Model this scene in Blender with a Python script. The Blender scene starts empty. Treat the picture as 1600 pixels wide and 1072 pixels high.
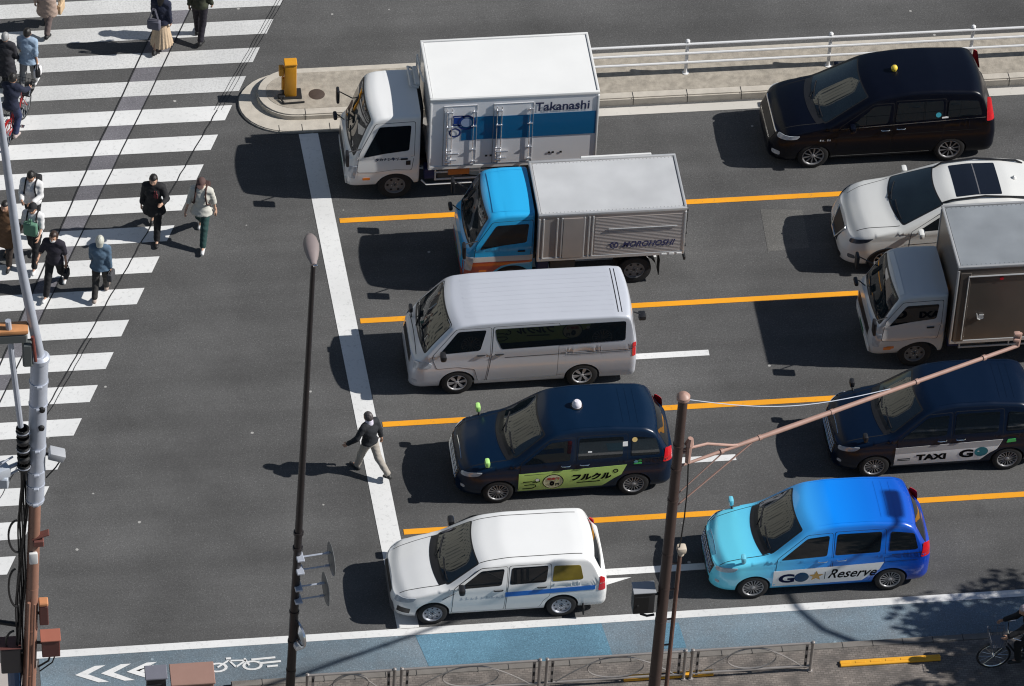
import bpy, bmesh, math, random
import numpy as np
from mathutils import Matrix, Vector
random.seed(7)
PI = math.pi
scene = bpy.context.scene
COL = scene.collection
R = math.radians

# ------------------------------------------------------------------ materials
def new_mat(name):
    m = bpy.data.materials.new(name); m.use_nodes = True
    nt = m.node_tree; b = nt.nodes['Principled BSDF']
    return m, nt, b

def srgb(r, g, b):
    f = lambda c: (c/255/12.92) if c/255 <= .04045 else ((c/255+.055)/1.055)**2.4
    return (f(r), f(g), f(b))

_cache = {}
def mat(name, col, rough=.5, metal=0., coat=0., spec=.5, var=0., vscale=6., bump=0., bscale=40., emit=0.):
    """procedural surface: base colour broken up by two octaves of noise, optional bump"""
    if name in _cache: return _cache[name]
    m, nt, b = new_mat(name)
    N, L = nt.nodes, nt.links
    b.inputs['Roughness'].default_value = rough
    b.inputs['Metallic'].default_value = metal
    b.inputs['Coat Weight'].default_value = coat
    b.inputs['Coat Roughness'].default_value = .04
    b.inputs['Specular IOR Level'].default_value = spec
    c = (*col, 1)
    tc = N.new('ShaderNodeTexCoord')
    no = N.new('ShaderNodeTexNoise'); no.inputs['Scale'].default_value = vscale
    no.inputs['Detail'].default_value = 5; L.new(tc.outputs['Object'], no.inputs['Vector'])
    mx = N.new('ShaderNodeMix'); mx.data_type = 'RGBA'
    v = var if var else .05
    mx.inputs[6].default_value = (*[x*(1-v) for x in col], 1)
    mx.inputs[7].default_value = (*[min(1, x*(1+v)) for x in col], 1)
    L.new(no.outputs['Fac'], mx.inputs[0]); L.new(mx.outputs[2], b.inputs['Base Color'])
    if rough > .05:
        mr = N.new('ShaderNodeMapRange'); mr.inputs[3].default_value = rough*.85; mr.inputs[4].default_value = min(1, rough*1.15)
        L.new(no.outputs['Fac'], mr.inputs[0]); L.new(mr.outputs[0], b.inputs['Roughness'])
    if bump:
        n2 = N.new('ShaderNodeTexNoise'); n2.inputs['Scale'].default_value = bscale; n2.inputs['Detail'].default_value = 3
        L.new(tc.outputs['Object'], n2.inputs['Vector'])
        bp = N.new('ShaderNodeBump'); bp.inputs['Strength'].default_value = bump; bp.inputs['Distance'].default_value = .01
        L.new(n2.outputs['Fac'], bp.inputs['Height']); L.new(bp.outputs['Normal'], b.inputs['Normal'])
    if emit:
        b.inputs['Emission Color'].default_value = c; b.inputs['Emission Strength'].default_value = emit
    _cache[name] = m
    return m

def paint(name, col, metal=0., rough=.35):
    return mat(name, col, rough=rough, metal=metal, coat=.7, var=.04, vscale=1.5)

GLASS = mat('tinted_glass', (.006, .009, .012), rough=.02, spec=.7, coat=.3)
WIND = mat('windscreen_glass', (.010, .016, .020), rough=.02, spec=.8, coat=.35, var=.6, vscale=2.2, bump=.04, bscale=3)
RUBBER = mat('tyre_rubber', (.012, .012, .013), rough=.8, bump=.2)
BLACKP = mat('black_plastic', (.012, .012, .014), rough=.45)
GAP = mat('panel_gap_dark', (.008, .008, .009), rough=.8)
CHROME = mat('bright_trim', (.75, .76, .78), rough=.18, metal=1.)
ALLOY = mat('alloy_rim', (.30, .30, .31), rough=.35, metal=.5)
STEELW = mat('steel_wheel_silver', (.30, .31, .35), rough=.4, metal=.5)
LAMPG = mat('headlamp_glass', (.45, .48, .52), rough=.12, coat=.6, var=.5, vscale=14)
REDL = mat('tail_lamp_red', (.55, .012, .02), rough=.15, coat=.8, var=.3, vscale=9)
AMBER = mat('amber_lens', (.8, .22, .02), rough=.2, coat=.5)
WHITEP = paint('white_paint', (.80, .80, .79))
WHITEM = mat('white_metal', (.68, .68, .67), rough=.4, var=.06, vscale=3)
CHASSIS = mat('chassis_black', (.015, .015, .016), rough=.6, bump=.1)
PLATE = mat('plate_green', (.02, .12, .06), rough=.5)

# ------------------------------------------------------------------ mesh helper
class MB:
    def __init__(s): s.v = []; s.f = []; s.m = []
    def add(s, vs, fs, mi=0):
        o = len(s.v); s.v += [tuple(map(float, p)) for p in vs]
        s.f += [tuple(i+o for i in f) for f in fs]; s.m += [mi]*len(fs); return s
    def box(s, c, d, bev=0., mi=0, rot=None, seg=1):
        bm = bmesh.new(); bmesh.ops.create_cube(bm, size=1)
        for v in bm.verts: v.co = Vector((v.co.x*d[0], v.co.y*d[1], v.co.z*d[2]))
        if bev: bmesh.ops.bevel(bm, geom=bm.edges[:], offset=bev, segments=seg, affect='EDGES', profile=.6)
        M = Matrix.Translation(Vector(c)) @ (rot.to_4x4() if rot else Matrix())
        bm.transform(M); s.bm(bm, mi); return s
    def bm(s, bm, mi=0):
        bm.verts.index_update()
        s.add([v.co[:] for v in bm.verts], [[v.index for v in f.verts] for f in bm.faces], mi); bm.free()
    def tube(s, path, r, seg=8, mi=0, cap=True, closed=False):
        P = [Vector(p) for p in path]; n = len(P)
        rs = r if isinstance(r, (list, tuple)) else [r]*n
        vs, fs = [], []; prev = None
        for i, p in enumerate(P):
            if closed: t = (P[(i+1) % n]-P[i-1])
            else: t = (P[min(i+1, n-1)]-P[max(i-1, 0)])
            t.normalize()
            if prev is None:
                a = Vector((0, 0, 1)) if abs(t.z) < .9 else Vector((1, 0, 0))
                u = t.cross(a).normalized()
            else:
                u = (prev - t*prev.dot(t)).normalized()
            prev = u; w = t.cross(u)
            for k in range(seg):
                a = 2*PI*k/seg
                vs.append(p+(u*math.cos(a)+w*math.sin(a))*rs[i])
        for i in range(n if closed else n-1):
            j = (i+1) % n
            for k in range(seg):
                fs.append((i*seg+k, i*seg+(k+1) % seg, j*seg+(k+1) % seg, j*seg+k))
        if cap and not closed:
            fs.append(tuple(range(seg))[::-1]); fs.append(tuple((n-1)*seg+k for k in range(seg)))
        s.add(vs, fs, mi); return s
    def lathe(s, prof, c=(0, 0, 0), axis='z', seg=24, mi=0):
        """prof: (radius, offset along axis)"""
        vs, fs = [], []; n = len(prof)
        for k in range(seg):
            a = 2*PI*k/seg; ca, sa = math.cos(a), math.sin(a)
            for r, h in prof:
                if axis == 'z': p = (r*ca, r*sa, h)
                elif axis == 'y': p = (r*ca, h, r*sa)
                else: p = (h, r*ca, r*sa)
                vs.append((p[0]+c[0], p[1]+c[1], p[2]+c[2]))
        for k in range(seg):
            j = (k+1) % seg
            for i in range(n-1):
                fs.append((k*n+i, j*n+i, j*n+i+1, k*n+i+1))
        s.add(vs, fs, mi); return s
    def prism(s, poly, z0, z1, mi=0):
        n = len(poly)
        vs = [(x, y, z0) for x, y in poly]+[(x, y, z1) for x, y in poly]
        fs = [tuple(range(n))[::-1], tuple(range(n, 2*n))]+[(i, (i+1) % n, n+(i+1) % n, n+i) for i in range(n)]
        s.add(vs, fs, mi); return s
    def xform(s, M):
        s.v = [tuple(M @ Vector(p)) for p in s.v]; return s
    def join(s, o, mi=None):
        k = len(s.v); s.v += o.v; s.f += [tuple(i+k for i in f) for f in o.f]
        s.m += [mi if mi is not None else x for x in o.m]; return s
    def build(s, name, mats, parent=None, smooth=True, ang=35, weld=True):
        me = bpy.data.meshes.new(name)
        me.from_pydata(s.v, [], s.f)
        bm = bmesh.new(); bm.from_mesh(me)
        for f, mi in zip(bm.faces, s.m): f.material_index = mi
        if weld: bmesh.ops.remove_doubles(bm, verts=bm.verts[:], dist=1e-4)
        bmesh.ops.dissolve_degenerate(bm, dist=1e-5, edges=bm.edges[:])
        bmesh.ops.recalc_face_normals(bm, faces=bm.faces[:])
        bm.to_mesh(me); bm.free()
        for m in (mats if isinstance(mats, (list, tuple)) else [mats]): me.materials.append(m)
        if smooth:
            me.polygons.foreach_set('use_smooth', [True]*len(me.polygons))
            me.set_sharp_from_angle(angle=R(ang))
        o = bpy.data.objects.new(name, me); COL.objects.link(o)
        if parent: o.parent = parent
        return o

def tag(o, label=None, cat=None, group=None, kind=None):
    if label: o['label'] = label
    if cat: o['category'] = cat
    if group: o['group'] = group
    if kind: o['kind'] = kind
    return o
def empty(name, loc, rz=0, label=None, cat=None, group=None):
    o = bpy.data.objects.new(name, None); COL.objects.link(o)
    o.location = loc; o.rotation_euler = (0, 0, rz); o.empty_display_size = .2
    return tag(o, label, cat, group)

# ------------------------------------------------------------------ text as 2D mesh
def text2d(s, size=.2, shear=0., bold=.0, spacing=1.):
    cu = bpy.data.curves.new('lettering', 'FONT'); cu.body = s; cu.size = size; cu.shear = shear
    cu.offset = bold; cu.space_character = spacing; cu.resolution_u = 3
    o = bpy.data.objects.new('lettering', cu); COL.objects.link(o)
    dg = bpy.context.evaluated_depsgraph_get(); dg.update()
    me = bpy.data.meshes.new_from_object(o.evaluated_get(dg))
    V = [(v.co.x, v.co.y) for v in me.vertices]; F = [tuple(p.vertices) for p in me.polygons]
    bpy.data.objects.remove(o); bpy.data.curves.remove(cu); bpy.data.meshes.remove(me)
    x0 = min(p[0] for p in V); y0 = min(p[1] for p in V); x1 = max(p[0] for p in V); y1 = max(p[1] for p in V)
    return [(x-x0, y-y0) for x, y in V], F, x1-x0, y1-y0
def text_fit(s, x0, z0, w, h, **k):
    V, F, tw, th = text2d(s, **k)
    return [(x0+x/tw*w, z0+y/th*h) for x, y in V], F

def round_poly(poly, r, n=3):
    if r <= 0: return poly
    out = []; N = len(poly)
    for i in range(N):
        p0, p1, p2 = Vector(poly[i-1]), Vector(poly[i]), Vector(poly[(i+1) % N])
        a = p0-p1; b = p2-p1
        rr = min(r, a.length*.45, b.length*.45)
        A = p1+a.normalized()*rr; B = p1+b.normalized()*rr
        for k in range(n+1):
            t = k/n
            out.append(tuple(A*(1-t)**2+p1*2*t*(1-t)+B*t*t))
    return out

def poly_grid(poly, step):
    """2-D polygon cut into a grid so it can be wrapped onto a curved surface"""
    bm = bmesh.new()
    vs = [bm.verts.new((x, y, 0)) for x, y in poly]; bm.faces.new(vs)
    xs = [p[0] for p in poly]; ys = [p[1] for p in poly]
    for lo, hi, ax in ((min(xs), max(xs), 0), (min(ys), max(ys), 1)):
        n = int((hi-lo)/step)
        for k in range(1, n+1):
            c = [0, 0, 0]; c[ax] = lo+(hi-lo)*k/(n+1); nn = [0, 0, 0]; nn[ax] = 1
            bmesh.ops.bisect_plane(bm, geom=bm.verts[:]+bm.edges[:]+bm.faces[:], plane_co=c, plane_no=nn, dist=1e-5)
    bmesh.ops.triangulate(bm, faces=[f for f in bm.faces if len(f.verts) > 4])
    bm.verts.index_update()
    V = [(v.co.x, v.co.y) for v in bm.verts]; F = [tuple(v.index for v in f.verts) for f in bm.faces]
    E = [(e.verts[0].index, e.verts[1].index) for e in bm.edges if len(e.link_faces) == 1]
    bm.free(); return V, F, E

# ------------------------------------------------------------------ lofted vehicle shell
def pl(pts):
    xs = [p[0] for p in pts]; ys = [p[1] for p in pts]
    return lambda x: float(np.interp(x, xs, ys))

class Shell:
    """x from 0 (nose) to L (tail); the side towards the camera is y < 0"""
    def __init__(s, L, W, top, zb=.2, belt=.95, tumble=.22, r=.1, fr=.55, rr=.4, w0=.45, w1=.62, pf=2.3, pr=2.6,
                 bow=.12, crown=.05, arches=(), ar=.36, lf=((0, .06), (.3, 0), (.6, 0), (.85, .12), (1.2, .3)),
                 lr=((0, .06), (.35, 0), (.7, 0), (1.2, .06), (2, .2)), smooth=.07, ffall=.7, shoulder=0.):
        s.__dict__.update(L=L, W=W, zb=zb, belt=belt, tumble=tumble, r=r, fr=fr, rr=rr, w0=w0, w1=w1, pf=pf, pr=pr,
                          bow=bow, crown=crown, arches=arches, ar=ar, ffall=ffall, shoulder=shoulder)
        s._top = pl(top); s.sm = smooth; s.lf = pl(lf); s.lr = pl(lr)
        xs = np.linspace(-1, L+1, 900); zs = np.array([s._top(x) for x in xs])
        k = max(1, int(smooth/(xs[1]-xs[0]))); ker = np.ones(2*k+1)/(2*k+1)
        zp = np.pad(zs, k, mode='edge'); zs = np.convolve(zp, ker, 'valid')
        zp = np.pad(zs, k, mode='edge'); zs = np.convolve(zp, ker, 'valid')
        s.zt = lambda x: float(np.interp(x, xs, zs))
    def w(s, x):
        h = s.W/2
        if x < s.fr:
            t = 1-max(0, x)/s.fr; return h*(s.w0+(1-s.w0)*(max(0, 1-t**s.pf))**(1/s.pf))
        if x > s.L-s.rr:
            t = 1-max(0, s.L-x)/s.rr; return h*(s.w1+(1-s.w1)*(max(0, 1-t**s.pr))**(1/s.pr))
        return h
    def Z(s, x, y):
        q = (2*y/s.W)**2
        bw = s.bow if x < s.L*.6 else -s.bow*.6
        return s.zt(x-bw*q)-s.crown*q
    def ys(s, x, z):
        w = s.w(x); d = 0.
        b = s.belt
        if z > b: d += s.tumble*(z-b)+.10*(z-b)**2*s.tumble
        lo = s.zb+.22
        if z < lo: d += .07*((lo-z)/.22)**2
        # barrel + shoulder crease
        if z <= b: d += .025*((z-(b+lo)/2)/((b-lo)/2+1e-6))**2 if z > lo-.0 else .025
        if s.shoulder and z < b-.06: d += s.shoulder*min(1, (b-.06-z)/.12)
        return max(.02, w-d*min(1, w/(s.W/2)))
    def dx(s, x, z):
        a = max(0., 1-x/s.ffall)**1.5; b = max(0., 1-(s.L-x)/s.ffall)**1.5
        return x+s.lf(z)*a-s.lr(z)*b
    def side(s, x, z, off=0., sgn=-1): return (s.dx(x, z), sgn*(s.ys(x, z)+off), z)
    def topp(s, x, y, off=0.):
        z = s.Z(x, y)+off; return (s.dx(x, z), y, z)
    def xn(s, y):
        lo, hi = 0., s.fr; y = abs(y)
        if s.w(0) >= y: return 0.
        for _ in range(30):
            m = (lo+hi)/2
            if s.w(m) < y: lo = m
            else: hi = m
        return hi
    def front(s, y, z, off=0.):
        x = s.xn(y); return (s.dx(x, z)-off, y, z)
    def rear(s, y, z, off=0.):
        lo, hi = s.L-s.rr, s.L; yy = abs(y)
        if s.w(s.L) >= yy: x = s.L
        else:
            for _ in range(30):
                m = (lo+hi)/2
                if s.w(m) < yy: hi = m
                else: lo = m
            x = lo
        return (s.dx(x, z)+off, y, z)
    def arch(s, x):
        a = s.zb
        for ax in s.arches:
            d = abs(x-ax)
            if d < s.ar: a = max(a, .31+math.sqrt(s.ar**2-d**2)*.98)
        return a
    def section(s, x):
        y = s.w(x)
        for _ in range(25): y = .5*y+.5*s.ys(x, s.Z(x, y))
        ye = y; Ze = s.Z(x, ye)
        zl = min(s.arch(x), Ze-.08)
        rs = min(s.r, (Ze-zl)*.42, ye*.42)
        pts = []
        for k in range(13): yy = (ye-rs)*k/12; pts.append((yy, s.Z(x, yy)))
        A = pts[-1]; C = (s.ys(x, Ze-rs), Ze-rs)
        for k in range(1, 6):
            t = k/6; pts.append((A[0]*(1-t)**2+2*ye*t*(1-t)+C[0]*t*t, A[1]*(1-t)**2+2*Ze*t*(1-t)+C[1]*t*t))
        for k in range(19):
            z = (Ze-rs)+(zl-(Ze-rs))*k/18; pts.append((s.ys(x, z), z))
        yl = pts[-1][0]; yin = max(yl-.3, yl*.3)
        pts.append((yin, zl)); zbb = min(s.zb, zl); pts.append((yin, zbb)); pts.append((0, zbb))
        return pts
    def mesh(s):
        xs = set([round(x, 4) for x in np.linspace(0, s.L, int(s.L/.05))])
        for k in range(14):
            t = (k/13)**2; xs.add(round(s.fr*t, 4)); xs.add(round(s.L-s.rr*t, 4))
        for a in s.arches:
            for k in range(-12, 13): xs.add(round(a+s.ar*math.sin(k/12*PI/2), 4))
            xs.add(round(a-s.ar-.004, 4)); xs.add(round(a+s.ar+.004, 4))
        xs = sorted(x for x in xs if 0 <= x <= s.L)
        rows = []; m = MB(); vs = []; n = None
        for x in xs:
            sec = s.section(x); n = len(sec)
            for (y, z) in sec: vs.append((s.dx(x, z), -y, z))
            for (y, z) in sec: vs.append((s.dx(x, z), y, z))
        fs = []; st = 2*n
        for i in range(len(xs)-1):
            for k in range(n-1):
                a = i*st+k; b = (i+1)*st+k
                fs.append((a, a+1, b+1, b)); fs.append((a+n, b+n, b+n+1, a+n+1))
        for i in (0, len(xs)-1):
            for k in range(n-1):
                a = i*st+k; fs.append((a, a+n, a+n+1, a+1))
        m.add(vs, fs); return m
    def panel(s, poly, mode='side', off=.004, sgn=-1, r=.03, step=.1, depth=.012):
        V, F, E = poly_grid(round_poly(poly, r), step)
        if mode == 'side': f = lambda a, b, o: s.side(a, b, o, sgn)
        elif mode == 'top': f = lambda a, b, o: s.topp(a, b, o)
        elif mode == 'front': f = lambda a, b, o: s.front(a, b, o)
        else: f = lambda a, b, o: s.rear(a, b, o)
        m = MB(); n = len(V)
        vs = [f(a, b, off) for a, b in V]+[f(a, b, off-depth) for a, b in V]
        m.add(vs, F+[(a, b, b+n, a+n) for a, b in E]); return m
    def line(s, pts, wd=.012, mode='side', off=.003, sgn=-1):
        m = MB()
        P = []
        for (a, b) in zip(pts[:-1], pts[1:]):
            n = max(1, int(math.dist(a, b)/.08))
            for k in range(n): P.append((a[0]+(b[0]-a[0])*k/n, a[1]+(b[1]-a[1])*k/n))
        P.append(pts[-1])
        f = {'side': lambda a, b: s.side(a, b, off, sgn), 'top': lambda a, b: s.topp(a, b, off), 'front': lambda a, b: s.front(a, b, off), 'rear': lambda a, b: s.rear(a, b, off)}[mode]
        vs = []
        for i, p in enumerate(P):
            q0 = P[max(0, i-1)]; q1 = P[min(len(P)-1, i+1)]
            t = Vector((q1[0]-q0[0], q1[1]-q0[1])).normalized(); nx, ny = -t.y*wd/2, t.x*wd/2
            vs.append(f(p[0]+nx, p[1]+ny)); vs.append(f(p[0]-nx, p[1]-ny))
        m.add(vs, [(2*i, 2*i+1, 2*i+3, 2*i+2) for i in range(len(P)-1)]); return m
    def flat(s, V, F, off=.01, sgn=-1, mode='side'):
        m = MB(); m.add([s.side(a, b, off, sgn) if mode == 'side' else s.front(a, b, off) for a, b in V], F); return m

def disc2d(cx, cz, r, n=20, r2=None):
    if r2 is None: return [(cx+r*math.cos(2*PI*k/n), cz+r*math.sin(2*PI*k/n)) for k in range(n)], [tuple(range(n))]
    V = []; 
    for k in range(n):
        a = 2*PI*k/n; V += [(cx+r*math.cos(a), cz+r*math.sin(a)), (cx+r2*math.cos(a), cz+r2*math.sin(a))]
    return V, [(2*k, 2*((k+1) % n), 2*((k+1) % n)+1, 2*k+1) for k in range(n)]

# ------------------------------------------------------------------ wheels
def wheel(parent, x, y, r, wd, style='multi', sgn=-1, rimr=None, rimmat=None, cap=None):
    """tyre with a rim child; outer face towards sgn"""
    rr = rimr or r*.66
    m = MB()
    h = wd/2
    prof = [(rr*.96, -h*.75), (rr*1.03, -h*.98), (r*.9, -h), (r*.975, -h*.88), (r, -h*.55), (r, h*.55), (r*.975, h*.88), (r*.9, h), (rr*1.03, h*.98), (rr*.96, h*.75)]
    m.lathe(prof, axis='y', seg=36)
    for k in (-.3, 0, .3): m.lathe([(r+.001, h*k-.006), (r+.001, h*k+.006)], axis='y', seg=36)
    t = m.build('wheel', RUBBER, parent); t.location = (x, y, r)
    f = sgn*h
    g = MB()
    d = lambda q: f*q
    # dark dish, bright lip, spokes
    g.lathe([(.001, d(.35)), (rr*.5, d(.4)), (rr*.93, d(.45)), (rr*.96, d(.7))], axis='y', seg=36, mi=1)
    g.lathe([(rr*.88, d(.62)), (rr*.93, d(.9)), (rr*1.0, d(.97)), (rr*1.03, d(.9))], axis='y', seg=36, mi=0)
    if style in ('multi', 'alloy', 'six'):
        n = {'multi': 16, 'alloy': 10, 'six': 6}[style]; wdth = {'multi': .085, 'alloy': .11, 'six': .30}[style]
        for k in range(n):
            a = 2*PI*k/n+.2; vs = []
            for rad, ww, q in ((rr*.16, wdth*.9, .86), (rr*.55, wdth, .82), (rr*.92, wdth*1.15, .8)):
                for sg in (-1, 1):
                    b = a+sg*ww*rr*.5/rad if rad > rr*.3 else a+sg*ww*.9
                    vs += [(rad*math.cos(b), d(q), rad*math.sin(b)), (rad*math.cos(b), d(q-.22), rad*math.sin(b))]
            fs = []
            for i in range(2):
                o = i*4
                fs += [(o, o+2, o+6, o+4), (o, o+4, o+5, o+1), (o+2, o+3, o+7, o+6)]
            g.add(vs, fs, 0)
        g.lathe([(.001, d(.97)), (rr*.13, d(.95)), (rr*.2, d(.84)), (rr*.2, d(.5))], axis='y', seg=18, mi=0)
    else:   # steel disc with holes and hub
        g.lathe([(.001, d(.75)), (rr*.16, d(.72)), (rr*.2, d(.5)), (rr*.5, d(.62)), (rr*.72, d(.55)), (rr*.9, d(.62))], axis='y', seg=36, mi=0)
        for k in range(8 if style == 'steel' else 6):
            a = 2*PI*k/(8 if style == 'steel' else 6)
            V, F = disc2d(rr*.7*math.cos(a), rr*.7*math.sin(a), rr*.09 if style == 'steel' else rr*.13, 10)
            g.add([(p[0], d(.64), p[1]) for p in V], F, 1)
            V, F = disc2d(rr*.32*math.cos(a+.3), rr*.32*math.sin(a+.3), rr*.045, 6)
            g.add([(p[0], d(.66), p[1]) for p in V], F, 2)
        g.lathe([(rr*.1, d(.78)), (rr*.001, d(.8))], axis='y', seg=12, mi=1)
    rim = g.build('rim', [rimmat or ALLOY, GAP, CHROME], t, ang=25)
    return t
SKY_STRENGTH, SUN_STRENGTH, EXPOSURE = .052, 5.0, 0.13
# ------------------------------------------------------------------ cars
def bowed(sh, xb, xt, yb, yt, kb=None, kt=None, n=12):
    """plan outline of a windscreen between base xb and top xt"""
    kb = sh.bow if kb is None else kb; kt = sh.bow*.9 if kt is None else kt
    P = []
    for k in range(n+1):
        y = -yb+2*yb*k/n; P.append((xb+kb*(2*y/sh.W)**2, y))
    for k in range(n+1):
        y = yt-2*yt*k/n; P.append((xt+kt*(2*y/sh.W)**2, y))
    return P

def side_parts(root, body, sh, sp, pm):
    for sgn in (-1, 1):
        doors = []
        for poly in sp['doors']:
            g = sh.panel([(x, z) for x, z in grow(poly, .009)], 'side', .0022, sgn, r=.05).build('door_gap', GAP, body)
            d = sh.panel(poly, 'side', .0045, sgn, r=.045).build('door', pm, root); doors.append((poly, d))
        for i, poly in enumerate(sp['windows']):
            par = None
            cx = sum(p[0] for p in poly)/len(poly)
            for dp, d in doors:
                if min(p[0] for p in dp) < cx < max(p[0] for p in dp): par = d
            if sp.get('win_trim'):
                sh.panel(grow(poly, .022), 'side', .0062, sgn, r=.06).build('window_trim', sp['win_trim'], par or root)
            sh.panel(poly, 'side', .0085, sgn, r=.05).build('side_window', sp.get('winmat', {}).get(i, GLASS), par or root)
        for (x, z) in sp['handles']:
            m = MB()
            a = sh.side(x-.09, z, .012, sgn); b = sh.side(x+.09, z, .012, sgn); c = sh.side(x, z, .03, sgn)
            m.tube([a, (a[0]+.02, c[1], a[2]), (b[0]-.02, c[1], b[2]), b], .014, 6)
            par = None
            for dp, d in doors:
                if min(p[0] for p in dp) < x < max(p[0] for p in dp): par = d
            m.build('handle', sp.get('handlemat', pm), par or root)
        for poly, mt in sp.get('headlight', []): sh.panel(poly, 'side', .006, sgn, r=.04, step=.04).build('headlight', mt, root)
        for poly, mt in sp.get('taillight', []): sh.panel(poly, 'side', .008, sgn, r=.03, step=.04).build('tail_light', mt, root)
        for poly, mt, nm in sp.get('sidebits', []): sh.panel(poly, 'side', .005, sgn, r=.01, step=.06).build(nm, mt, root)
        for pts, wdt, mt in sp.get('sidelines', []): sh.line(pts, wdt, 'side', .0095 if mt is CHROME else .007, sgn).build('trim_strip' if mt is CHROME else 'body_crease', mt, body)

def grow(poly, d):
    cx = sum(p[0] for p in poly)/len(poly); cz = sum(p[1] for p in poly)/len(poly)
    n = len(poly); out = []
    area = sum(poly[i][0]*poly[(i+1) % n][1]-poly[(i+1) % n][0]*poly[i][1] for i in range(n))
    s = 1 if area > 0 else -1
    for i in range(n):
        p0, p1, p2 = Vector(poly[i-1]), Vector(poly[i]), Vector(poly[(i+1) % n])
        e1 = (p1-p0).normalized(); e2 = (p2-p1).normalized()
        n1 = Vector((e1.y, -e1.x))*s; n2 = Vector((e2.y, -e2.x))*s
        b = (n1+n2)
        if b.length < 1e-6: b = n1
        b.normalize(); k = d/max(.35, b.dot(n1)); out.append(tuple(p1+b*k))
    return out

def wiper(sh, x, y, ln, parent, ang=.15):
    P = [sh.topp(x+sh.bow*(2*(y+t*ln)/sh.W)**2+.05*math.sin(t*3)*0+ang*t*.5, y+t*ln, .02) for t in [k/8 for k in range(9)]]
    m = MB(); m.tube(P, .012, 5)
    m.tube([sh.topp(x-.06+sh.bow*(2*y/sh.W)**2, y+.1, .01), P[4]], .01, 5)
    return m.build('wiper', BLACKP, parent)

def car(name, label, cat, X0, Yc, sh, sp, pm, group=None, rz=0.):
    root = empty(name, (X0, Yc, 0), rz, label, cat, group)
    body = sh.mesh().build('body', pm, root, ang=40)
    ws = sp['wind']
    sh.panel(bowed(sh, ws[0]-.03, ws[1]+.03, ws[2]+.03, ws[3]+.02), 'top', .003, r=.06).build('windscreen_surround', BLACKP, body)
    wsm = sh.panel(bowed(sh, *ws), 'top', .007, r=.07, step=.07).build('windscreen', sp.get('windmat', WIND), root)
    if sp.get('cowl'):
        sh.panel(bowed(sh, ws[0]-.16, ws[0]+.02, ws[2]-.02, ws[2]-.02), 'top', .004, r=.02).build('cowl', BLACKP, body)
    for y in sp.get('wipers', ((-.62), (-.02))): wiper(sh, ws[0]+.02, y, .55, root)
    if 'rearwin' in sp:
        a = sp['rearwin']; sh.panel(bowed(sh, a[0], a[1], a[2], a[3], -.1, -.1), 'top', .007, r=.06).build('rear_window', GLASS, root)
    side_parts(root, body, sh, sp, pm)
    for pts, wd, mt in sp.get('toplines', []): sh.line(pts, wd, 'top', .0085 if wd == .025 else .003).build('panel_gap', mt, body)
    for poly, mt, nm in sp.get('tops', []): sh.panel(poly, 'top', .006, r=.03).build(nm, mt, root)
    for poly, mt, nm in sp.get('fronts', []): sh.panel(poly, 'front', .006, r=.03, step=.06).build(nm, mt, root)
    for poly, mt, nm in sp.get('rears', []): sh.panel(poly, 'rear', .006, r=.03, step=.06).build(nm, mt, root)
    for a in sh.arches:
        for sgn in (-1, 1):
            w_ = wheel(root, a, sgn*(sh.W/2-.02-sp.get('tw', .19)/2), sp['wr'], sp.get('tw', .19), sp['rim'], sgn, rimmat=sp.get('rimmat'), rimr=sp['wr']*sp.get('rimk', .66))
            if sp.get('flare'):
                m = MB(); P = [sh.side(a+(sh.ar+.015)*math.cos(t), .31+(sh.ar+.015)*math.sin(t), .004, sgn) for t in np.linspace(-.05, PI+.05, 22)]
                m.tube(P, .018, 5); m.build('arch_trim', sp['flare'], body)
    # underbody so that nothing shows through
    m = MB(); m.box((sh.L/2, 0, sh.zb+.06), (sh.L*.86, sh.W*.7, .06), .01); m.build('underbody', CHASSIS, body)
    if 'mirror' in sp:
        x, z, mm = sp['mirror']
        for sgn in (-1, 1):
            m = MB(); p = sh.side(x, z, 0, sgn); m.box((p[0]-.0, p[1]+sgn*.13, p[2]+.06), (.12, .2, .15), .045, seg=2)
            m.tube([p, (p[0], p[1]+sgn*.08, p[2]+.03)], .025, 6); o = m.build('door_mirror', mm, root)
            g = MB(); g.box((p[0]+.061, p[1]+sgn*.13, p[2]+.06), (.006, .16, .11), .0); g.build('mirror_glass', CHROME, o)
    if 'fender_mirror' in sp:
        x, y, mm = sp['fender_mirror']
        for sgn in (-1, 1):
            p = Vector(sh.topp(x, sgn*y)); m = MB()
            m.tube([p+Vector((.02, 0, -.02)), p+Vector((0, sgn*.03, .07)), p+Vector((0, sgn*.05, .12))], [.03, .022, .02], 6)
            o = m.build('fender_mirror', BLACKP, root)
            h = MB(); h.box(p+Vector((-.01, sgn*.05, .17)), (.10, .17, .15), .045, seg=2); h.build('mirror_shell', mm, o)
    return root, body

def hood_lines(sh, x0, x1, y0, y1, front=True):
    L = [([(x0, s*y0), (x1, s*y1)], .014, GAP) for s in (-1, 1)]
    return L

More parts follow.
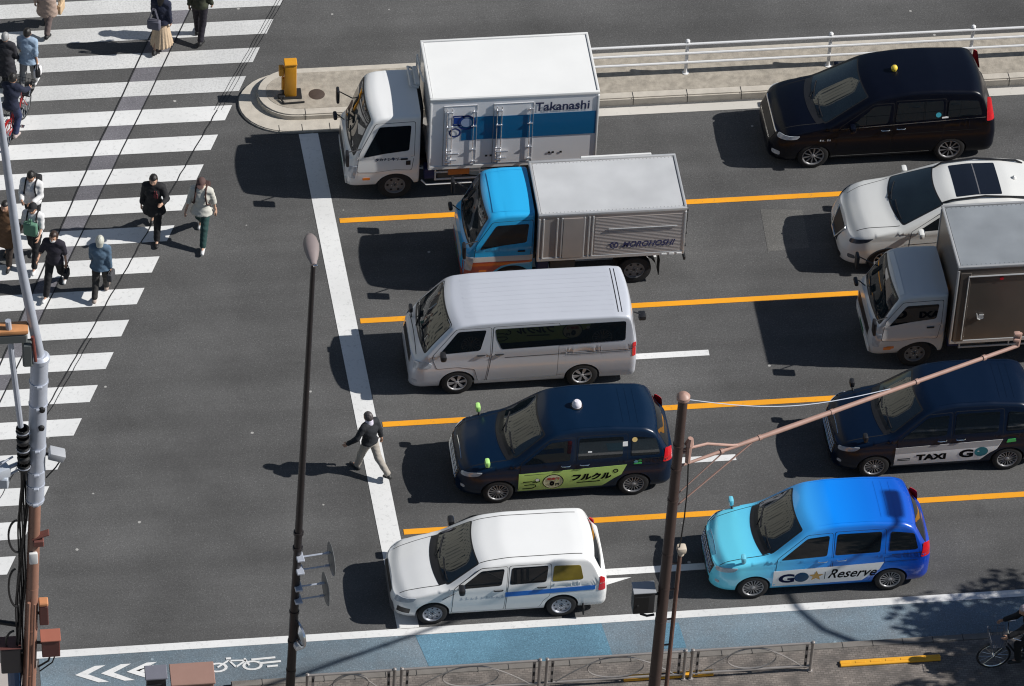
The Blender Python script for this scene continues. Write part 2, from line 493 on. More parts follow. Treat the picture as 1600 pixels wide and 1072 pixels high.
# --- tall taxi (three of them, each with its own paint and advert)
TAXI = dict(L=4.4, W=1.695, top=[(-1, .80), (0, .80), (.10, .92), (.5, 1.03), (.92, 1.12), (1.08, 1.21), (1.64, 1.63), (1.86, 1.74), (2.3, 1.805), (3.2, 1.80), (3.85, 1.74), (4.12, 1.62), (4.3, 1.22), (4.4, 1.02), (5, 1.0)],
            zb=.2, belt=1.0, tumble=.215, r=.07, fr=.60, rr=.34, arches=(.84, 3.59), ar=.35, bow=.2, crown=.05, shoulder=.012,
            lf=((0, .07), (.25, .0), (.55, .0), (.8, .06), (1.1, .12)), lr=((0, .1), (.3, .0), (.75, .0), (1.1, .03), (1.6, .10)))
def taxi(label, X0, Yc, pm, mirror_mat, lamp, advert, roof_lamp=None, rz=0., doorpm=None):
    sh = Shell(**TAXI)
    sp = dict(wind=(1.03, 1.66, .70, .58), rearwin=(4.36, 4.12, .62, .58),
              windows=[[(1.34, 1.06), (2.26, 1.10), (2.30, 1.56), (1.86, 1.52)], [(2.42, 1.105), (3.32, 1.12), (3.34, 1.58), (2.45, 1.58)], [(3.50, 1.13), (4.10, 1.14), (4.02, 1.50), (3.52, 1.57)]],
              doors=[[(1.24, .30), (2.34, .30), (2.36, 1.61), (1.86, 1.585), (1.28, 1.09)], [(2.38, .30), (3.15, .30), (3.22, .58), (3.42, .75), (3.42, 1.63), (2.41, 1.625)]],
              handles=[(2.18, .96), (2.56, .97)], handlemat=CHROME,
              headlight=[([(.055, .70), (.42, .80), (.50, .89), (.30, .88), (.055, .80)], LAMPG), ([(.09, .40), (.17, .40), (.17, .48), (.09, .48)], LAMPG)],
              taillight=[([(4.16, .92), (4.37, .90), (4.37, 1.22), (4.22, 1.26)], REDL)],
              fronts=[([(-.5, .46), (.5, .46), (.56, .76), (-.56, .76)], BLACKP, 'grille'), ([(-.45, .25), (.45, .25), (.48, .36), (-.48, .36)], BLACKP, 'lower_intake'),
                      ([(-.17, .40), (.17, .40), (.17, .55), (-.17, .55)], PLATE, 'number_plate')],
              rears=[([(-.17, .62), (.17, .62), (.17, .77), (-.17, .77)], PLATE, 'number_plate')],
              toplines=hood_lines(sh, .12, 1.12, .62, .70)+[([(3.5, -.5), (3.5, .5)], .0, GAP)][:0],
              wr=.31, rim='multi', rimk=.68, fender_mirror=(.60, .755, mirror_mat),
              sidelines=[([(1.35, .76), (4.1, .86)], .012, GAP), ([(3.56, 1.04), (4.2, 1.06)], .012, GAP)], cowl=True)
    root, body = car('taxi', label, 'taxi', X0, Yc, sh, sp, pm, 'tall taxis queued at the stop line', rz)
    # chrome grille bars
    m = MB()
    for z in (.50, .57, .64, .71):
        m.tube([sh.front(y, z, .012) for y in np.linspace(-.5, .5, 13)], .010, 5)
    for y in np.linspace(-.44, .44, 9): m.tube([sh.front(y, .48, .011), sh.front(y, .74, .011)], .006, 4)
    m.build('grille_bars', CHROME, root)
    m = MB(); m.tube([sh.topp(.07+.0*y, y, .004) for y in np.linspace(-.34, .34, 9)], .012, 5)
    m.build('hood_trim', CHROME, root)
    # roof ribs at the tail
    m = MB()
    for x in (3.35, 3.5, 3.65): m.join(sh.line([(x, -.5), (x, .5)], .02, 'top', .004))
    for y in (-.62, .62): m.join(sh.line([(2.1, y*.98), (4.0, y*.96)], .014, 'top', .004))
    m.build('roof_rib', pm, body)
    # wing mirrors are on the fenders; interior mirror and seats hinted through the glass
    if roof_lamp:
        c = sh.topp(2.47, 0)
        m = MB(); m.lathe([(.001, .15), (.05, .145), (.085, .11), (.10, .06), (.095, .02), (.11, 0)], c, 'z', 20)
        m.build('roof_lamp', lamp, root)
        m = MB(); m.lathe([(.13, -.01), (.13, .012), (.10, .016)], c, 'z', 20); m.build('lamp_base', BLACKP, root)
    # door advert
    for sgn in (-1, 1): advert(sh, root, sgn)
    return root, sh

def solid_advert(sh, root, sgn, poly, mt, name='door_advert'):
    return sh.panel(poly, 'side', .0075, sgn, r=.0, step=.12, depth=.004).build(name, mt, root)
def put(sh, root, sgn, VF, mt, name='lettering', off=.011):
    V, F = VF
    if sgn > 0:   # far side: mirror so that it reads from there
        xm = 2*2.45; V = [(xm-a, b) for a, b in V]
    return sh.flat(V, F, off, sgn).build(name, mt, root, smooth=False)

INK = mat('ink_black', (.006, .006, .007), rough=.9, spec=.1)
NAVY = mat('ink_navy', (.006, .012, .05), rough=.9, spec=.1)
ADW = mat('advert_white', (.80, .80, .80), rough=.4)
ADG = mat('advert_grey', (.36, .36, .37), rough=.4)
LIME = mat('advert_lime', (.46, .66, .18), rough=.4)
LIMEM = mat('mirror_cover_lime', (.42, .75, .22), rough=.4)
GREENS = mat('sticker_green', (.06, .45, .12), rough=.4)
GOLD = mat('star_gold', (.42, .25, .06), rough=.35, metal=.3)
REDINK = mat('ink_red', (.4, .03, .03), rough=.5)
PALEY = mat('advert_cream', (.62, .62, .40), rough=.5)
CREAM = mat('sticker_cream', (.7, .5, .2), rough=.5)

def gradient_mat(name, c0, c1, x0, x1, c2=None):
    """factory two-tone fade along the length of the body (object X)"""
    m, nt, b = new_mat(name); N, L = nt.nodes, nt.links
    tc = N.new('ShaderNodeTexCoord'); sx = N.new('ShaderNodeSeparateXYZ'); L.new(tc.outputs['Object'], sx.inputs[0])
    mr = N.new('ShaderNodeMapRange'); mr.inputs[1].default_value = x0; mr.inputs[2].default_value = x1; L.new(sx.outputs[0], mr.inputs[0])
    cr = N.new('ShaderNodeValToRGB'); L.new(mr.outputs[0], cr.inputs[0])
    cr.color_ramp.elements[0].color = (*c0, 1); cr.color_ramp.elements[1].color = (*c1, 1)
    if c2: e = cr.color_ramp.elements.new(.5); e.color = (*c2, 1)
    L.new(cr.outputs[0], b.inputs['Base Color'])
    b.inputs['Roughness'].default_value = .3; b.inputs['Coat Weight'].default_value = .8; b.inputs['Coat Roughness'].default_value = .03
    return m

def star(cx, cz, r, n=5):
    P = []
    for k in range(2*n):
        a = PI/2+PI*k/n; q = r if k % 2 == 0 else r*.42
        P.append((cx+q*math.cos(a), cz+q*math.sin(a)))
    return P+[(cx, cz)], [(k, (k+1) % (2*n), 2*n) for k in range(2*n)]

OGRAD = gradient_mat('logo_ring_fade', (.012, .03, .11), (.05, .22, .25), 1.5, 3.3, (.02, .12, .17))
OGRAD.node_tree.nodes['Principled BSDF'].inputs['Coat Weight'].default_value = 0; OGRAD.node_tree.nodes['Principled BSDF'].inputs['Specular IOR Level'].default_value = .1
def ad_reserve(sh, root, sgn):
    ad = solid_advert(sh, root, sgn, [(1.22, .30), (3.02, .33), (3.20, .54), (3.34, .64), (3.42, .84), (1.22, .76)], ADW)
    put(sh, ad, sgn, text_fit('G', 1.33, .40, .32, .27, size=.3, bold=.012), NAVY)
    put(sh, ad, sgn, disc2d(1.79, .545, .145, 24), OGRAD, 'logo_disc')
    put(sh, ad, sgn, star(2.08, .56, .155), GOLD, 'logo_star')
    put(sh, ad, sgn, text_fit('|', 2.25, .45, .014, .22), INK)
    put(sh, ad, sgn, text_fit('Reserve', 2.32, .46, .98, .27, shear=.4, size=.3, bold=.004), INK)
def ad_taxigo(sh, root, sgn):
    ad = solid_advert(sh, root, sgn, [(1.24, .30), (3.02, .33), (3.20, .54), (3.34, .64), (3.44, .90), (1.24, .82)], ADW)
    sh.panel([(1.24, .66), (3.36, .74), (3.44, .90), (1.24, .82)], 'side', .0095, sgn, r=0, depth=.002).build('advert_band', ADG, ad)
    V, F = [], []
    for k in range(2):
        z = .42+k*.045; V += [(1.30, z+.02), (1.56, z+.025), (1.56, z+.05), (1.30, z+.045)]; F.append((4*k, 4*k+1, 4*k+2, 4*k+3))
    put(sh, ad, sgn, (V, F), INK, 'emblem')
    put(sh, ad, sgn, text_fit('TAXI', 1.68, .42, .62, .19, bold=.012), INK)
    put(sh, ad, sgn, text_fit('G', 2.56, .43, .30, .25, size=.3, bold=.014), INK)
    put(sh, ad, sgn, disc2d(3.02, .585, .14, 24), OGRAD, 'logo_disc')
def ad_lime(sh, root, sgn):
    ad = solid_advert(sh, root, sgn, [(1.24, .28), (2.95, .32), (3.18, .54), (3.32, .64), (3.42, .90), (1.24, .80)], LIME)
    put(sh, ad, sgn, disc2d(1.94, .54, .215, 26), INK, 'advert_ring', .0095)
    put(sh, ad, sgn, disc2d(1.94, .54, .195, 26), PALEY, 'advert_disc', .0115)
    put(sh, ad, sgn, text_fit('迎車料', 1.81, .59, .26, .08, bold=.01), REDINK, off=.0135)
    put(sh, ad, sgn, text_fit('0', 1.87, .41, .10, .155, bold=.03), INK, off=.0135)
    put(sh, ad, sgn, text_fit('円', 1.99, .41, .08, .08, bold=.012), INK, off=.0135)
    put(sh, ad, sgn, text_fit('フルクル', 2.32, .53, .80, .20, shear=.2, bold=.012), INK)
    V, F = disc2d(3.20, .75, .055, 14, .03); put(sh, ad, sgn, (V, F), INK, 'advert_emblem')
    V = [(2.42, .45), (2.90, .465), (2.90, .495), (2.42, .48)]; put(sh, ad, sgn, (V, [(0, 1, 2, 3)]), INK, 'advert_rule')
    # black doodle of a plug and lead at the front end
    m = MB()
    for P in ([(1.33, .57), (1.50, .575), (1.56, .55), (1.60, .56)], [(1.33, .36), (1.52, .365), (1.60, .42), (1.58, .47), (1.48, .48), (1.36, .47)], [(1.60, .66), (1.66, .62), (1.66, .56), (1.60, .54), (1.57, .58)]):
        m.join(sh.line(P, .026, 'side', .0105, sgn))
    m.build('advert_doodle', INK, ad)
    V, F = disc2d(1.62, .62, .04, 12); put(sh, ad, sgn, (V, F), ADW, 'advert_dot', .0125)

TX_BLUE = gradient_mat('taxi_blue_fade', (.17, .78, 1.0), (.002, .045, .40), .6, 4.2, (.001, .235, .86))
TX_DARK = mat('taxi_deep_indigo', (.002, .012, .034), rough=.3, coat=.12, spec=.3)
TX_GO = mat('taxi_midnight', (.002, .008, .024), rough=.3, coat=.1, spec=.28)
LAMPW = mat('roof_lamp_white', (.75, .72, .78), rough=.2, coat=.5)
MIRB = mat('mirror_cover_sky', (.16, .55, .70), rough=.3, coat=.6)
t_blue, sh_t = taxi('bright blue taxi fading to dark blue, white side advert with a gold star', 15.21, 69.22, TX_BLUE, MIRB, LAMPW, ad_reserve)
t_dark, _ = taxi('dark navy taxi with a lime green side advert and a round white roof lamp', 10.51, 72.30, TX_DARK, LIMEM, LAMPW, ad_lime, True)
t_go, _ = taxi('black taxi with a white and grey side advert reading TAXI, under the slanted pipe arm', 18.20, 72.38, TX_GO, BLACKP, LAMPW, ad_taxigo)
# stickers on the dark taxis
for rt, st in ((t_dark, True), (t_go, False)):
    sh = sh_t
    if st:
        sh.panel([(3.32, 1.36), (3.42, 1.36), (3.42, 1.46), (3.32, 1.46)], 'side', .011, -1, r=0).build('sticker', ADW, rt)
        V, F = disc2d(3.56, 1.50, .055, 16); sh.flat(V, F, .012).build('sticker', CREAM, rt)
        V, F = disc2d(3.60, .98, .045, 12); sh.flat(V, F, .012).build('sticker', MIRB, rt)
        V, F = disc2d(3.68, 1.0, .04, 12); sh.flat(V, F, .012).build('sticker', GREENS, rt)
        sh.panel([(3.56, .90), (3.72, .905), (3.72, .935), (3.56, .93)], 'side', .008, -1, r=0).build('sticker', GREENS, rt)
        sh.panel([(2.62, 1.26), (2.70, 1.26), (2.70, 1.29), (2.62, 1.29)], 'side', .011, -1, r=0).build('sticker', ADW, rt)
    else:
        sh.panel([(3.52, .80), (3.72, .82), (3.70, .90), (3.54, .89)], 'side', .008, -1, r=.01).build('sticker', GREENS, rt)

# --- silver van
SILV = paint('van_silver', (.58, .60, .655), metal=.2, rough=.34)
def make_van():
    sh = Shell(4.695, 1.695, [(-1, .95), (0, .95), (.05, 1.02), (.18, 1.17), (.26, 1.26), (.76, 1.83), (.92, 1.90), (1.3, 1.94), (2.4, 1.955), (4.3, 1.94), (4.60, 1.90), (4.68, 1.7), (4.695, 1.2), (5, 1.2)],
               zb=.2, belt=1.08, tumble=.075, r=.06, fr=.36, rr=.14, w0=.62, w1=.88, pf=2.6, arches=(.99, 3.58), ar=.365, bow=.13, crown=.035, shoulder=.01,
               lf=((0, .05), (.25, 0), (.6, 0), (.9, .06), (1.2, .10)), lr=((0, .05), (.3, 0), (.6, 0), (1.2, .02), (2, .04)), ffall=.5, smooth=.05)
    sp = dict(wind=(.20, .76, .74, .67), windows=[[(.60, 1.17), (1.44, 1.22), (1.56, 1.74), (.98, 1.73)], [(1.88, 1.22), (4.44, 1.28), (4.44, 1.77), (1.74, 1.75), (1.77, 1.50)]],
              doors=[[(.46, 1.05), (.56, .76), (1.0, .78), (1.34, .70), (1.42, .34), (1.56, .34), (1.64, 1.10), (1.66, 1.79), (.94, 1.78), (.48, 1.15)], [(1.60, .34), (3.05, .34), (3.06, 1.81), (1.71, 1.80), (1.69, 1.10)]],
              handles=[(1.46, 1.08), (1.84, 1.08)], handlemat=BLACKP,
              headlight=[([(.05, .74), (.44, .80), (.46, .90), (.28, .98), (.05, .95)], LAMPG), ([(.05, .36), (.16, .36), (.16, .44), (.05, .44)], LAMPG)],
              taillight=[([(4.60, .82), (4.68, .82), (4.68, 1.20), (4.60, 1.20)], REDL)],
              fronts=[([(-.56, .72), (.56, .72), (.5, .92), (-.5, .92)], CHROME, 'grille'), ([(-.6, .28), (.6, .28), (.6, .42), (-.6, .42)], BLACKP, 'lower_intake')],
              wr=.325, rim='six', rimk=.63, tw=.19, rimmat=mat('hubcap_silver', (.5, .5, .52), rough=.3, metal=.6),
              sidelines=[([(1.3, .34), (3.15, .36)], .02, CHROME), ([(1.95, .98), (4.6, 1.02)], .012, GAP), ([(3.2, .95), (4.55, .97)], .0121, GAP)],
              toplines=[([(.10, -.60), (.10, .60)], .014, GAP), ([(4.28, -.66), (4.28, .66)], .02, GAP), ([(4.36, -.66), (4.36, .66)], .02, BLACKP)], cowl=False,
              mirror=(.66, 1.16, BLACKP))
    root, body = car('minibus', 'long silver minibus with a wide tinted side window, above the dark navy taxi', 'van', 9.90, 75.52, sh, sp, SILV)
    m = MB()
    for k in range(9):
        y = -.56+.14*k; m.join(sh.line([(1.15, y*.97), (4.22, y)], .05, 'top', .0022))
    m.build('roof_rib', SILV, body)
    m = MB()
    for z in (.76, .82, .88): m.tube([sh.front(y, z, .012) for y in np.linspace(-.5, .5, 11)], .012, 5)
    m.build('grille_bars', BLACKP, root)
    p = sh.topp(4.55, .55); m = MB(); m.box((4.80, -.50, 1.62), (.16, .2, .12), .04, seg=2); m.tube([(4.62, -.50, 1.74), (4.78, -.50, 1.66)], .015, 6); m.build('rear_mirror', BLACKP, root)
    p = sh.topp(.12, .45); m = MB(); m.tube([p, (p[0]-.02, p[1]+.03, p[2]+.15)], .012, 6); m.box((p[0]-.02, p[1]+.04, p[2]+.22), (.08, .18, .12), .03, seg=2); m.build('front_mirror', BLACKP, root)
    return root
make_van()

# --- white estate with a blue stripe
def make_estate():
    sh = Shell(4.245, 1.69, [(-1, .70), (0, .70), (.08, .80), (.5, .91), (.92, 1.0), (1.02, 1.05), (1.58, 1.40), (1.76, 1.47), (2.2, 1.53), (3.6, 1.525), (3.98, 1.495), (4.10, 1.32), (4.22, .95), (5, .9)],
               zb=.2, belt=.92, tumble=.21, r=.055, fr=.56, rr=.2, w0=.50, w1=.84, pf=2.4, arches=(.80, 3.35), ar=.335, bow=.17, crown=.045, shoulder=.012,
               lr=((0, .05), (.3, 0), (.6, 0), (1.0, .02), (1.5, .06)))
    YW = mat('quarter_glass_yellow', (.17, .13, .02), rough=.03, var=.6, vscale=4)
    sp = dict(wind=(.98, 1.61, .70, .58), windows=[[(1.30, .97), (2.14, 1.0), (2.20, 1.375), (1.74, 1.35)], [(2.30, 1.005), (3.02, 1.02), (3.06, 1.39), (2.34, 1.385)], [(3.14, 1.02), (3.76, 1.035), (3.70, 1.355), (3.17, 1.375)]], winmat={2: YW},
              doors=[[(1.18, .28), (2.20, .28), (2.26, 1.415), (1.74, 1.40), (1.21, .98)], [(2.24, .28), (2.90, .28), (2.98, .50), (3.10, .64), (3.11, 1.42), (2.30, 1.42)]],
              handles=[(2.08, .87), (2.94, .89)], handlemat=BLACKP,
              headlight=[([(.05, .60), (.40, .68), (.46, .78), (.05, .74)], LAMPG)],
              taillight=[([(4.06, .70), (4.21, .70), (4.20, 1.02), (4.10, 1.08)], REDL)],
              fronts=[([(-.45, .58), (.45, .58), (.42, .68), (-.42, .68)], BLACKP, 'grille'), ([(-.66, .28), (.66, .28), (.60, .50), (-.60, .50)], mat('bumper_grey', (.10, .10, .11), rough=.5), 'lower_intake')],  # lower front panel in one plain dark grey
              rearwin=(4.20, 4.06, .60, .56), sidebits=[([(.10, .34), (.34, .32), (.36, .46), (.12, .50)], BLACKP, 'fog_lamp')],
              wr=.295, rim='steel', rimmat=STEELW, tw=.17, mirror=(1.34, 1.0, BLACKP), cowl=True,
              toplines=hood_lines(sh, .12, .95, .60, .68)+[([(1.72, s*.58), (3.75, s*.57)], .016, GAP) for s in (-1, 1)],
              sidelines=[([(.98, .70), (1.3, .90)], .012, GAP)])
    root, body = car('estate_car', 'white estate car with a blue side stripe, next to the bicycle lane', 'car', 8.86, 69.07, sh, sp, WHITEP)
    BL = mat('stripe_blue', (.01, .14, .55), rough=.35, coat=.4)
    for sgn in (-1, 1):
        sh.panel([(2.22, .68), (4.0, .735), (4.0, .85), (2.22, .80)], 'side', .0075, sgn, r=0, depth=.003).build('side_stripe', BL, root)
        V, F = [], []
        rnd = random.Random(3)
        for k in range(9):
            x = 1.34+k*.10; w_ = rnd.uniform(.05, .08); h_ = rnd.uniform(.05, .085)
            V += [(x, .665), (x+w_, .668), (x+w_, .685), (x, .682), (x+.01, .665), (x+.028, .665), (x+.028, .665+h_), (x+.01, .665+h_)]; F += [(8*k, 8*k+1, 8*k+2, 8*k+3), (8*k+4, 8*k+5, 8*k+6, 8*k+7)]
        sh.flat(V, F, .0075, sgn).build('worn_lettering', mat('faded_lettering', (.42, .47, .53), rough=.5), root)
    m = MB(); p = Vector(sh.topp(.35, .62)); m.tube([p, p+Vector((0, .03, .12))], .014, 6); m.box(p+Vector((0, .04, .2)), (.08, .13, .13), .035, seg=2); 
    m = MB(); m.box((3.78, -.845, .22), (.03, .18, .2), .005); m.build('mud_flap', RUBBER, root)
    return root
make_estate()

# --- black people carrier
BLK = mat('carrier_black', (.002, .003, .008), rough=.3, coat=.07, spec=.22)
def make_carrier():
    sh = Shell(4.945, 1.85, [(-1, .90), (0, .90), (.10, 1.0), (.5, 1.10), (.95, 1.18), (1.10, 1.25), (1.95, 1.75), (2.2, 1.83), (2.8, 1.91), (3.6, 1.92), (4.5, 1.86), (4.75, 1.76), (4.88, 1.3), (4.94, 1.1), (6, 1.1)],
               zb=.2, belt=1.08, tumble=.19, r=.075, fr=.55, rr=.28, w0=.5, w1=.78, pf=2.5, arches=(.95, 3.95), ar=.375, bow=.2, crown=.05, shoulder=.012)
    sp = dict(wind=(1.02, 1.98, .78, .64), windows=[[(1.70, 1.14), (2.52, 1.19), (2.58, 1.62), (2.2, 1.60)], [(2.68, 1.20), (3.72, 1.24), (3.72, 1.66), (2.72, 1.66)], [(3.82, 1.25), (4.62, 1.28), (4.52, 1.62), (3.84, 1.66)]],
              doors=[[(1.42, .28), (2.60, .28), (2.64, 1.66), (2.18, 1.64), (1.46, 1.12)], [(2.64, .28), (3.55, .28), (3.76, .8), (3.78, 1.70), (2.68, 1.70)]],
              handles=[(2.48, 1.0), (2.82, 1.02)], handlemat=CHROME,
              headlight=[([(.05, .82), (.55, .86), (.62, .94), (.05, .94)], LAMPG), ([(.06, .38), (.22, .38), (.22, .50), (.06, .50)], LAMPG)],
              taillight=[([(4.72, 1.12), (4.92, 1.12), (4.88, 1.66), (4.76, 1.70)], REDL)],
              fronts=[([(-.55, .42), (.55, .42), (.62, .84), (-.62, .84)], BLACKP, 'grille'), ([(-.62, .86), (.62, .86), (.64, .89), (-.64, .89)], CHROME, 'grille_trim'), ([(-.52, .62), (.52, .62), (.52, .65), (-.52, .65)], CHROME, 'grille_trim')],
              wr=.34, rim='alloy', rimk=.70, tw=.21, mirror=(1.72, 1.14, BLK), cowl=True,
              sidelines=[([(1.5, 1.10), (4.7, 1.22)], .016, CHROME), ([(1.3, .84), (4.6, .90)], .012, GAP), ([(1.35, .30), (3.5, .32)], .012, CHROME)],
              toplines=hood_lines(sh, .15, 1.0, .64, .74))
    root, body = car('people_carrier', 'long black people carrier with a small yellow roof lamp, beside the white median fence', 'car', 18.43, 81.98, sh, sp, BLK)
    YEL = mat('roof_lamp_yellow', (.75, .55, .06), rough=.25, coat=.5)
    c = sh.topp(2.75, 0); m = MB(); m.lathe([(.001, .135), (.03, .13), (.055, .112), (.072, .08), (.074, .055), (.06, .02), (.055, 0)], c, 'z', 18); m.build('roof_lamp', YEL, root)
    c = sh.topp(2.75, .03); m = MB(); m.lathe([(.03, .118), (.001, .15)], (c[0], .04, c[2]), 'z', 10); m.build('lamp_finial', NAVY, root)
    V, F = disc2d(3.62, 1.33, .06, 16); sh.flat(V, F, .012).build('sticker', mat('sticker_teal', (.05, .35, .45)), root)
    sh.panel([(3.70, 1.24), (3.84, 1.245), (3.84, 1.275), (3.70, 1.27)], 'side', .0115, -1, r=0).build('sticker', ADW, root)
    V, F = [], []
    for k, (w_, h_) in enumerate(((.03, .05), (.035, .045), (.012, .012), (.035, .05), (.03, .045))):
        x = 1.06+.052*k; V += [(x, .77), (x+w_, .77), (x+w_, .77+h_), (x, .77+h_)]; F.append((4*k, 4*k+1, 4*k+2, 4*k+3))
    sh.flat(V, F, .008).build('worn_lettering', ADW, root)
    return root
make_carrier()

# --- white crossover with a glass roof
PEARL = paint('crossover_pearl', (.66, .66, .64))
def make_suv():
    sh = Shell(4.69, 1.82, [(-1, .94), (0, .94), (.09, 1.04), (.40, 1.15), (1.0, 1.25), (1.16, 1.32), (1.98, 1.64), (2.25, 1.73), (2.8, 1.78), (3.6, 1.75), (4.2, 1.62), (4.55, 1.2), (4.69, 1.0), (6, 1)],
               zb=.24, belt=1.10, tumble=.30, r=.08, fr=.62, rr=.4, w0=.46, w1=.7, pf=2.4, arches=(.95, 3.655), ar=.385, bow=.24, crown=.06, shoulder=.015)
    SG = mat('roof_glass', (.008, .010, .016), rough=.03, spec=.8)
    DG = mat('lamp_dark_glass', (.05, .06, .08), rough=.08, coat=.6, var=.7, vscale=12)
    sp = dict(wind=(1.12, 2.0, .76, .60), windows=[[(1.55, 1.15), (2.62, 1.20), (2.66, 1.55), (2.16, 1.53)], [(2.74, 1.21), (3.52, 1.24), (3.46, 1.55), (2.78, 1.56)], [(3.60, 1.24), (4.12, 1.26), (3.9, 1.44), (3.58, 1.53)]],
              doors=[[(1.40, .34), (2.66, .34), (2.72, 1.60), (2.14, 1.58), (1.44, 1.15)], [(2.70, .34), (3.28, .34), (3.5, .8), (3.54, 1.50), (2.76, 1.53)]],
              handles=[(2.5, 1.0), (3.38, 1.02)], handlemat=CHROME,
              headlight=[([(.07, .80), (.50, .92), (.64, 1.02), (.35, .99), (.07, .90)], DG), ([(.14, .42), (.30, .42), (.28, .52), (.14, .54)], DG)],
              taillight=[([(4.3, .95), (4.60, .92), (4.58, 1.1), (4.35, 1.12)], REDL)],
              fronts=[([(-.26, .46), (.26, .46), (.36, .88), (-.36, .88)], BLACKP, 'grille'), ([(-.6, .30), (.6, .30), (.6, .40), (-.6, .40)], BLACKP, 'lower_intake')],
              tops=[([(2.42, -.50), (3.40, -.50), (3.40, .50), (2.42, .50)], SG, 'sunroof')],
              wr=.36, rim='alloy', rimk=.7, tw=.22, mirror=(1.62, 1.14, PEARL), cowl=False, flare=BLACKP,
              toplines=hood_lines(sh, .2, 1.2, .60, .76)+[([(2.92, -.48), (2.92, .48)], .025, mat('divider_grey', (.12, .12, .13)))],
              sidelines=[([(1.3, .80), (4.4, .90)], .012, GAP), ([(1.35, .36), (3.3, .37)], .05, BLACKP)])
    root, body = car('crossover', 'white crossover car with a dark glass sunroof, behind the grey cab truck', 'car', 19.40, 78.50, sh, sp, PEARL)
    for sgn in (-1, 1):
        m = MB(); m.tube([sh.topp(2.12, sgn*.56, .0), sh.topp(2.3, sgn*.60, .05), sh.topp(3.0, sgn*.605, .06), sh.topp(3.9, sgn*.59, .05), sh.topp(4.05, sgn*.58, .0)], .022, 6)
        m.build('roof_rail', BLACKP, root)
    m = MB(); c = sh.topp(3.75, 0); m.lathe([(.06, 0), (.035, .05), (.001, .07)], c, 'z', 10); m.build('antenna_fin', PEARL, root)
    m = MB()
    m.tube([sh.front(-.38, .91, .015), sh.front(-.18, .50, .02), sh.front(.18, .50, .02), sh.front(.38, .91, .015)], .03, 6)
    m.build('grille_chevron', CHROME, root)
    return root
make_suv()
# ------------------------------------------------------------------ trucks
def cab_shell(L, W, H, tw=.09, hood=1.18):
    return Shell(L, W, [(-1, hood), (0, hood), (.05, hood+.03), (.10, hood+.08), (.42, H-.14), (.52, H-.06), (.68, H-.015), (1.1, H), (L, H-.01), (L+1, H-.01)],
                 zb=.36, belt=1.2, tumble=tw, r=.08, fr=.30, rr=.1, w0=.70, w1=.93, pf=2.6, bow=.10, crown=.03, smooth=.05, shoulder=.012,
                 lf=((0, .02), (.3, .02), (.5, 0), (.8, .0), (1.3, .04)), lr=((0, 0), (3, 0)), ffall=.35, arches=(1.06,), ar=.41)
def truck_cab(root, L, W, H, pm, grille=None, frontlow=None, tw=.09):
    sh = cab_shell(L, W, H, tw)
    body = sh.mesh().build('cab', pm, root, ang=40)
    ws = (.085, .44, W/2-.10, W/2-.15)
    sh.panel(bowed(sh, ws[0]-.02, ws[1]+.03, ws[2]+.03, ws[3]+.03), 'top', .003, r=.05, step=.05).build('windscreen_surround', BLACKP, body)
    sh.panel(bowed(sh, *ws), 'top', .008, r=.05, step=.05).build('windscreen', WIND, root)
    for y in (-.5, .05):
        m = MB(); m.tube([sh.topp(.10+.05*t+sh.bow*(2*(y+.5*t)/W)**2, y+.5*t, .02) for t in (0, .25, .5, .75, 1)], .012, 5); m.build('wiper', BLACKP, root)
    for sgn in (-1, 1):
        dp = [(.24, .80), (.62, .78), (1.06, .84), (1.40, .80), (1.45, 1.2), (1.46, H-.17), (.62, H-.19), (.28, 1.32)]
        sh.panel(grow(dp, .01), 'side', .0022, sgn, r=.05).build('door_gap', GAP, body)
        d = sh.panel(dp, 'side', .005, sgn, r=.05).build('door', pm, root)
        sh.panel([(.36, 1.22), (.80, 1.30), (1.34, 1.36), (1.38, H-.26), (.70, H-.27)], 'side', .009, sgn, r=.05).build('side_window', GLASS, d)
        m = MB(); a = sh.side(1.24, 1.12, .012, sgn); m.box(a, (.16, .03, .045), .012); m.build('handle', BLACKP, d)
        sh.panel([(.06, .62), (.20, .62), (.24, .98), (.06, .96)], 'side', .008, sgn, r=.03, step=.04).build('headlight', LAMPG, root)
        sh.panel([(.36, .55), (.52, .55), (.52, .62), (.36, .62)], 'side', .007, sgn, r=.02, step=.05).build('indicator', AMBER, root)
        # tall mirrors on arms
        b = Vector(sh.side(.30, 1.45, 0, sgn))
        m = MB(); m.tube([b, b+Vector((-.28, sgn*.16, .08)), b+Vector((-.30, sgn*.18, -.12))], .014, 6); o = m.build('mirror_arm', BLACKP, root)
        h = MB(); h.box(b+Vector((-.30, sgn*.20, -.06)), (.07, .2, .34), .03, seg=2); h.build('mirror_head', BLACKP, o)
    sh.panel([(-W*.32, .72), (W*.32, .72), (W*.34, .95), (-W*.34, .95)], 'front', .006, r=.03, step=.06).build('grille', grille or BLACKP, root)
    sh.panel([(-W*.42, .40), (W*.42, .40), (W*.42, .58), (-W*.42, .58)], 'front', .007, r=.03, step=.06).build('bumper', frontlow or WHITEM, root)
    sh.panel([(-.22, .44), (.22, .44), (.22, .56), (-.22, .56)], 'front', .012, r=.01).build('number_plate', PLATE, root)
    # mirror over the windscreen on a stalk
    p = Vector(sh.topp(.06, .45)); m = MB(); m.tube([p, p+Vector((-.14, .04, .12)), p+Vector((-.18, .05, .10))], .012, 6)
    o = m.build('mirror_arm', BLACKP, root); h = MB(); h.box(p+Vector((-.19, .05, .08)), (.09, .22, .10), .04, seg=2); h.build('mirror_head', BLACKP, o)
    return sh, body
